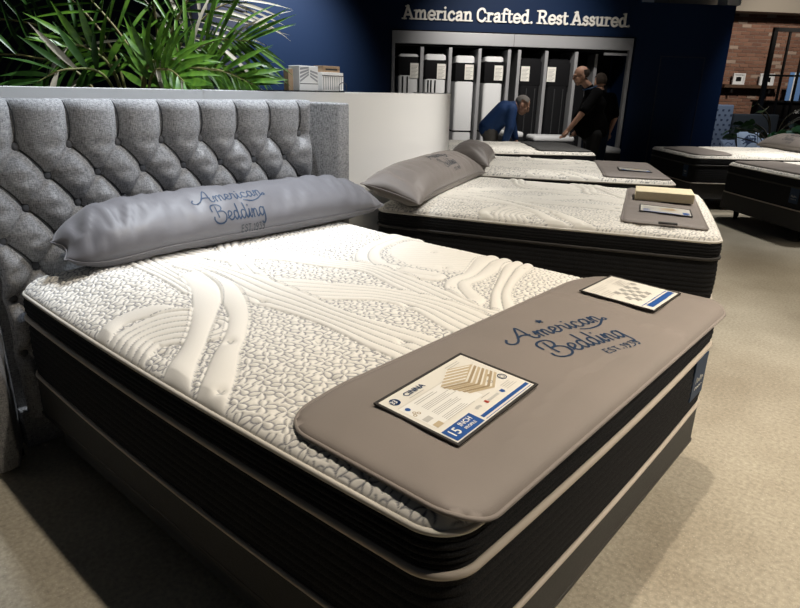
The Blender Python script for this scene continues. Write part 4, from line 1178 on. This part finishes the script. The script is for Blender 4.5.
# ------------------------------------------------------------------ palm behind the partition
random.seed(4)
PALM = thing('potted_palm', 'large feathery palm with arching green fronds behind the white partition', 'plant', (-1.02, 1.02, 0), PANG)
pb = MB(); prof = [(.0, 0), (.17, 0), (.22, .40), (.235, .42), (.215, .42), (.20, .36)]
nseg = 24; vs = []; fs = []
for r_, z in prof: vs += [(r_*math.cos(2*math.pi*i/nseg), r_*math.sin(2*math.pi*i/nseg), z) for i in range(nseg)]
for k in range(len(prof)-1):
    for i in range(nseg): fs.append((k*nseg+i, k*nseg+(i+1) % nseg, (k+1)*nseg+(i+1) % nseg, (k+1)*nseg+i))
pb.add(vs, fs); pb.build('pot', M['pot'], PALM, True)
MB().tube([(0, 0, .30), (0, 0, .37)], [.2, .2], 20).build('soil', M['soil'], PALM)
def leaflet_mesh(droop, m, nm):
    vs = []; fs = []; n_ = 7
    for i in range(n_+1):
        t = i/n_; w_ = .042*(math.sin(math.pi*min(1, t*.92+.08))**.7)*(1-t**4)+.001
        z = -droop*t*t; vs += [(t, -w_, z+w_*.45), (t, 0, z), (t, w_, z+w_*.45)]
    for i in range(n_):
        a = 3*i; fs += [(a, a+3, a+4, a+1), (a+1, a+4, a+5, a+2)]
    me = bpy.data.meshes.new(nm); me.from_pydata(vs, [], fs); me.materials.append(m)
    me.polygons.foreach_set('use_smooth', [True]*len(me.polygons)); return me, vs, fs
LEAFM = {(mk, d): leaflet_mesh(d, M[mk], 'leaflet') for mk in ('leaf', 'leaf_dark', 'leaf_pale') for d in (.12, .3)}
n_leaf = 0
rest = MB()
# frond: start, mid, end (local right, away, up), leaflet length, pairs, material, leaflet spread plane, facing
FR = [
    ((.02, 0, .9), (.06, .02, 1.55), (-.40, .00, 2.15), .42, 17, 'leaf', .9),
    ((.0, 0, .9), (-.12, .05, 1.60), (-.80, .00, 1.80), .30, 12, 'leaf_dark', 1),
    ((-.02, 0, .9), (-.2, -.05, 1.48), (-.78, -.08, 1.60), .26, 10, 'leaf_dark', 1),
    ((.02, 0, .9), (.14, .1, 1.65), (.10, .12, 2.4), .36, 13, 'leaf_dark', 1),
    ((.03, 0, .9), (.18, .05, 1.60), (.50, .05, 2.08), .34, 13, 'leaf', 1),
    ((.03, 0, .9), (.22, -.03, 1.54), (.70, -.06, 1.72), .30, 15, 'leaf', 1),
    ((.03, 0, .9), (.24, -.05, 1.50), (.72, -.10, 1.50), .22, 13, 'leaf', 1),
    ((0, 0, .9), (-.1, .1, 1.62), (-.62, .15, 2.15), .32, 11, 'leaf_dark', 1),
    ((0, 0, .9), (-.02, -.1, 1.50), (-.22, -.22, 1.66), .20, 10, 'leaf', 1),
    ((.02, 0, .9), (.12, -.1, 1.50), (.40, -.24, 1.58), .22, 12, 'leaf', 1),
    ((0, 0, .9), (-.05, -.12, 1.48), (-.32, -.36, 1.48), .20, 9, 'leaf_dark', 1),
    ((.02, 0, .9), (.2, .1, 1.58), (.58, .2, 1.95), .32, 11, 'leaf_pale', 1),
    ((.02, 0, .9), (.16, -.12, 1.48), (.45, -.40, 1.50), .20, 10, 'leaf', 1),
    ((.0, 0, .9), (.1, -.05, 1.44), (.22, -.15, 1.60), .20, 10, 'leaf', 1),
    ((.02, 0, .9), (.3, .08, 1.48), (.62, .1, 1.56), .22, 10, 'leaf_dark', 1),
]
for fi, (a, b, c, ll, pairs, mk, sp) in enumerate(FR):
    P = catmull([(a[0]*.4, a[1]*.4, .36), a, b, Vector(b).lerp(Vector(c), .55)+Vector((0, 0, .07)), c], 10)
    k = len(P); fr = MB().tube(P, [.012*(1-i/k)+.0025 for i in range(k)], 6).build('frond', M['stem'], PALM, True)
    i0 = int(k*.52)
    for j in range(pairs):
        t = j/(pairs-1); idx = i0+t*(k-1-i0); i = min(int(idx), k-2)
        p = P[i].lerp(P[i+1], idx-i); tg = (P[i+1]-P[i]).normalized()
        for s in (-1, 1):
            view = Vector((0, -1, 0)); side = tg.cross(view).normalized()*s
            side = (side+Vector((0, .25*s*random.uniform(-1, 1), .12))).normalized()
            fan = .30+.75*t
            d = (side*(1.25-fan*.7)+tg*fan+Vector((random.uniform(-.05, .05), random.uniform(-.15, .15), random.uniform(-.07, .05)))).normalized()
            ln = ll*(.55+.75*math.sin(math.pi*(.12+.74*t)))*random.uniform(.85, 1.12)
            zax = (Vector((0, -.8, .6))+Vector((random.uniform(-.5, .5), random.uniform(-.3, .3), 0))); zax = (zax-d*zax.dot(d)).normalized(); yax = zax.cross(d)
            mm = mk if random.random() > .10 else 'leaf_pale'
            me, lv_, lf_ = LEAFM[(mm, random.choice((.12, .3)))]
            rm = Matrix((d, yax, zax)).transposed().to_4x4(); wsc = .30/ll*random.uniform(.8, 1.1)
            mx = Matrix.Translation(p) @ rm @ Matrix.Diagonal((ln, (.40 if fi == 0 else .30)*wsc, ln, 1))
            if n_leaf < 300 and fi not in (7, 3, 14):
                lo = bpy.data.objects.new('leaflet', me); link(lo, fr); lo.matrix_local = mx; n_leaf += 1
            else: rest.add([mx @ Vector(q) for q in lv_], lf_)
o = rest.build('leaflets', M['leaf_dark'], PALM, True); o['kind'] = 'stuff'

# ------------------------------------------------------------------ small boxes standing on the partition
G_B = 'small boxes on the white partition'
def pbox(name, y0, y1, x0, x1, z0, h_, label, m, group=G_B):
    cx_, cy_ = (x0+x1)/2, (y0+y1)/2
    t = thing(name, label, 'box', (cx_, cy_, z0), R(3), group)
    MB().box(-(x1-x0)/2, (x1-x0)/2, -(y1-y0)/2, (y1-y0)/2, 0, h_, .002).build('carton', m, t)
    return t
tray = MB().box(-.47, -.32, 1.42, 2.02, PH+.0005, PH+.006, .001).build('display_tray', M['black']); tag(tray, 'thin black tray under the small boxes on the white partition', 'tray')
z0 = PH+.0065
t = pbox('slim_box', 1.635, 1.672, -.42, -.38, z0, .115, 'slim brown cardboard box beside the palm tips on the partition', M['cardboard'])
t = pbox('sample_box', 1.695, 1.845, -.45, -.36, z0, .135, 'white box with a grey chevron print on the partition', M['boxwhite'])
mb = MB()
for k in range(4): mb.add([(.0455, -.07, .045+.022*k), (.0455, 0, .085+.012*k), (.0455, 0, .095+.012*k), (.0455, -.07, .057+.022*k)], [(0, 1, 2, 3)])
for k in range(3): mb.add([(.0455, .07, .045+.022*k), (.0455, .01, .075+.014*k), (.0455, .01, .085+.014*k), (.0455, .07, .057+.022*k)], [(0, 3, 2, 1)])
mb.build('chevron_print', M['boxgrey'], t)
MB().add([(.0456, -.073, .036), (.0456, .073, .036), (.0456, .073, .040), (.0456, -.073, .040)], [(0, 1, 2, 3)]).build('lid_line', M['edge'], t)
t = pbox('sample_box', 1.868, 2.05, -.46, -.36, z0, .105, 'white box with grey upright stripes under a flat cardboard box', M['boxwhite'])
mb = MB()
for k in range(9): mb.add([(.0505, -.083+.019*k, .008), (.0505, -.076+.019*k, .008), (.0505, -.076+.019*k, .082), (.0505, -.083+.019*k, .082)], [(0, 1, 2, 3)])
mb.build('stripe_print', M['boxgrey'], t)
MB().box(.0485, .051, -.09, .09, .084, .089).build('lid_line', M['edge'], t)
t = pbox('flat_box', 1.885, 2.03, -.45, -.37, z0+.1055, .036, 'flat brown cardboard box on top of the striped white box', M['cardboard'])
MB().box(.0395, .0402, -.05, .05, .012, .022).build('print', M['edge'], t)
wr = thing('wire_stand', 'small black wire stand in front of the striped white box', 'stand', (-.335, 2.02, z0))
MB().tube(catmull([(0, -.03, 0), (0, -.03, .035), (0, 0, .05), (0, .03, .035), (0, .03, 0)], 5), .0025, 6).build('wire_loop', M['black_steel'], wr, True)
MB().tube([(0, -.03, .002), (-.02, 0, .002), (0, .03, .002)], .002, 6).build('wire_base', M['black_steel'], wr)

# ------------------------------------------------------------------ brick lounge beyond the navy wall
bw = MB().box(6.2, 11.5, 3.05, 3.3, 0, 3.23)
BW = in_wall(bw, 'wall_brick', M['mortar']); tag(BW, kind='structure')
random.seed(8)
BRM = [mat('brick %d' % i, c, .9, bump=(90, .5)) for i, c in enumerate(((.17, .085, .06), (.20, .105, .075), (.14, .07, .052), (.29, .22, .185)))]
mbs = [MB() for _ in BRM]
nrow = 0; z = .30
while z < 3.2:
    x = 6.9-(.11 if nrow % 2 else 0)
    while x < 10.6:
        k = 3 if random.random() < .07 else random.choice((0, 0, 1, 1, 2)); dp = random.uniform(.006, .014)
        mbs[k].box(x, x+.205, 3.05-dp, 3.06, z, z+.062); x += .217
    z += .074; nrow += 1
for mb, m_ in zip(mbs, BRM):
    o = mb.build('bricks', m_, BW); o['kind'] = 'stuff'
cb = in_wall(MB().box(6.0, 11.5, 2.6, 3.3, 3.235, 3.9), 'ceiling', M['soffit']); tag(cb, kind='structure')
o = in_wall(MB().box(5.72, 5.96, -.02, .3, 2.985, 3.6, .004), 'trim_1', M['beam']); tag(o, kind='structure')
SH = wall_thing('wall_shelf', 'dark wooden shelf on the brick wall carrying two framed pictures', 'shelf', 8.36, -2.93, 1.70)
MB().box(-.66, .66, -.10, .10, 0, .07, .006).build('board', M['wood'], SH)
for x in (-.45, .45): MB().box(x-.02, x+.02, -.06, .10, -.10, 0).build('bracket', M['black_steel'], SH)
def frame(s_, w_, h_, label):
    t = wall_thing('picture_frame', label, 'picture', s_, -2.93, 1.773, group='white framed pictures')
    for (a, b, c, d) in ((-w_/2, w_/2, 0, .03), (-w_/2, w_/2, h_-.03, h_), (-w_/2, -w_/2+.03, .03, h_-.03), (w_/2-.03, w_/2, .03, h_-.03)):
        MB().box(a, b, -.02, .02, c, d).build('frame_bar', M['white_print'], t)
    MB().box(-w_/2+.03, w_/2-.03, .0, .01, .03, h_-.03).build('mat_board', M['white_print'], t)
    MB().box(-w_/2+.08, w_/2-.08, -.004, .0, .07, h_-.08).build('picture', M['black'], t)
frame(8.06, .28, .24, 'white framed small dark picture on the shelf beside the navy wall')
frame(8.73, .34, .25, 'white framed dark picture on the shelf behind the black steel screen')
ST = wall_thing('steel_screen', 'black steel grid screen standing in front of the brick wall', 'screen', 7.38, -.98)
MB().box(-.05, .03, -.03, .03, 0, 2.76).build('post', M['black_steel'], ST)
MB().box(1.9, 1.98, -.03, .03, 0, 2.76).build('post', M['black_steel'], ST)
MB().box(-.05, 1.98, -.03, .03, 2.70, 2.77).build('top_rail', M['black_steel'], ST)
for x in (.30, .63, .96, 1.3, 1.6): MB().box(x-.018, x+.018, -.02, .02, .05, 2.70).build('upright_bar', M['black_steel'], ST)
for z in (1.92, 1.1, .4): MB().box(.03, 1.9, -.02, .02, z-.018, z+.018).build('cross_bar', M['black_steel'], ST)
MB().box(-.05, 1.98, -.03, .03, 0, .05).build('bottom_rail', M['black_steel'], ST)
CT = wall_thing('black_counter', 'black counter behind the steel screen with a small white print', 'counter', 8.35, -1.5)
MB().box(-.65, .8, -.25, .25, 0, 1.42, .01).build('cabinet', M['black'], CT)
MB().box(-.68, .83, -.28, .28, 1.42, 1.46, .005).build('worktop', M['black_steel'], CT)
v_, f_ = text_mesh('ART', .09); MB().add([(a-.05, -.252, b+1.22) for a, b, c in v_], f_).build('lettering', M['white_print'], CT)
PO = wall_thing('blue_banner', 'pale blue printed banner behind the steel screen', 'banner', 9.25, -2.6)
MB().box(-.22, .35, -.01, .01, 1.2, 2.05).build('sheet', M['sky_print'], PO)
MB().box(-.12, -.04, -.014, -.01, 1.2, 2.05).build('stripe_print', M['white_print'], PO); MB().box(.10, .14, -.014, -.01, 1.2, 2.05).build('stripe_print', M['black'], PO)
MB().tube([(0, 0, 0), (0, 0, 1.2)], .015, 8).build('pole', M['black_steel'], PO); MB().box(-.2, .2, -.12, .12, 0, .02).build('foot', M['black_steel'], PO)
BN = wall_thing('patterned_bench', 'bench with blue dotted upholstered back beside the leafy plant', 'bench', 6.75, -.75)
MB().box(-.55, -.02, .05, .17, .40, 1.36, .03).build('backrest', M['pattern'], BN, True)
MB().box(.0, .95, .05, .17, .40, 1.20, .03).build('backrest', M['charcoal'], BN, True, label='plain charcoal half of the bench back')
MB().box(-.55, .95, -.45, .05, .36, .48, .03).build('seat', M['charcoal'], BN, True)
mb = MB()
for i in range(4):
    for j in range(9): mb.box(-.5+.12*i+.06*(j % 2), -.46+.12*i+.06*(j % 2), .046, .05, .52+.09*j, .555+.09*j)
mb.build('dot_print', M['dot'], BN)['kind'] = 'stuff'
for x in (-.5, .9):
    for y in (-.40, .12): MB().tube([(x, y, .36), (x, y, 0)], [.025, .018], 8).build('leg', M['black'], BN)
def cushion(s_, off, z, label, m, sz, rz, tilt, seed, stripes=None):
    t = wall_thing('cushion', label, 'cushion', s_, off, z, rz, 'cushions on the patterned bench')
    vs, F = pillow_mesh(sz, sz*.9, .075, seed, 24, 20, .004)
    V = []
    for (x, y, zz) in vs:   # stand the cushion up, facing the room
        X, Y, Z = y, -zz, x
        V.append((X, Y*math.cos(tilt)+Z*math.sin(tilt), Z*math.cos(tilt)+sz*.9))
    mesh('cover', V, F, m, t)
    bvh = BVHTree.FromPolygons(V, F)
    if stripes:
        drape('leaf_print', stripes, .08, 1, (0, -1, sz*.9), (1, 0, 0), (0, 0, 1), (0, 1, 0), bvh, M['dot'], t, .002, (0, 0))
    return t
lst = [([(-.15, -.14+.07*k), (0, -.05+.07*k), (.13, -.02+.05*k)], True) for k in range(4)]
cushion(6.97, -.56, .485, 'white cushion with slate leaf print on the patterned bench', M['white_print'], .23, R(8), R(18), 3, lst)
cushion(7.44, -.58, .485, 'pale cushion half hidden by the steel screen post', M['white_print'], .22, R(-10), R(18), 4, lst[:2])
cushion(6.47, -.36, .485, 'small beige cushion with grey lettering on the patterned bench', M['pattern'], .15, R(3), R(30), 5, [([(-.09, 0), (-.03, .03), (.03, 0), (.09, .03)], True)])
MP = wall_thing('leafy_plant', 'glossy dark green broad-leaved plant beside the patterned bench', 'plant', 6.80, .35)
vs = []; fs = []
for r_, z in ((.0, 0), (.15, 0), (.19, .36), (.2, .38), (.17, .38), (.16, .33), (0, .33)): vs += [(r_*math.cos(2*math.pi*i/20), r_*math.sin(2*math.pi*i/20), z) for i in range(20)]
for k in range(6):
    for i in range(20): fs.append((k*20+i, k*20+(i+1) % 20, (k+1)*20+(i+1) % 20, (k+1)*20+i))
MB().add(vs, fs).build('pot', M['pot'], MP, True)
def leaf_monstera():
    vs = [(0, 0, 0)]; n_ = 40
    for i in range(n_+1):
        a = -math.pi*.93+2*math.pi*.93*i/n_; r_ = .5*(1+.55*math.cos(a))*(1-.28*(1 if (i % 6) in (3,) and abs(a) > .3 else 0))
        x, y = .25+r_*math.cos(a)*.85, r_*math.sin(a)*.75; vs.append((x, y, -.22*x*x+.16*abs(y)))
    return vs, [(0, i, i+1) for i in range(1, n_+1)]
lvv, lff = leaf_monstera(); lme = bpy.data.meshes.new('leaf'); lme.from_pydata(lvv, [], lff); lme.materials.append(M['monstera'])
random.seed(12)
for k in range(26):
    a = R(360*k/26+random.uniform(-15, 15)); ra = random.uniform(.15, .62); zt = random.uniform(.75, 1.42)
    tip = Vector((ra*math.cos(a)*1.25, ra*math.sin(a)*.6, zt))
    P = catmull([(0, 0, .33), (tip.x*.3, tip.y*.3, .33+(zt-.33)*.75), tip], 8)
    st = MB().tube(P, .009, 6).build('stalk', M['trunk'], MP, True)
    lo = bpy.data.objects.new('leaf', lme); link(lo, MP)
    lo.location = tip; lo.rotation_euler = (random.uniform(.3, .8), random.uniform(-.2, .5), a); sc = random.uniform(.16, .30); lo.scale = (sc, sc, sc)
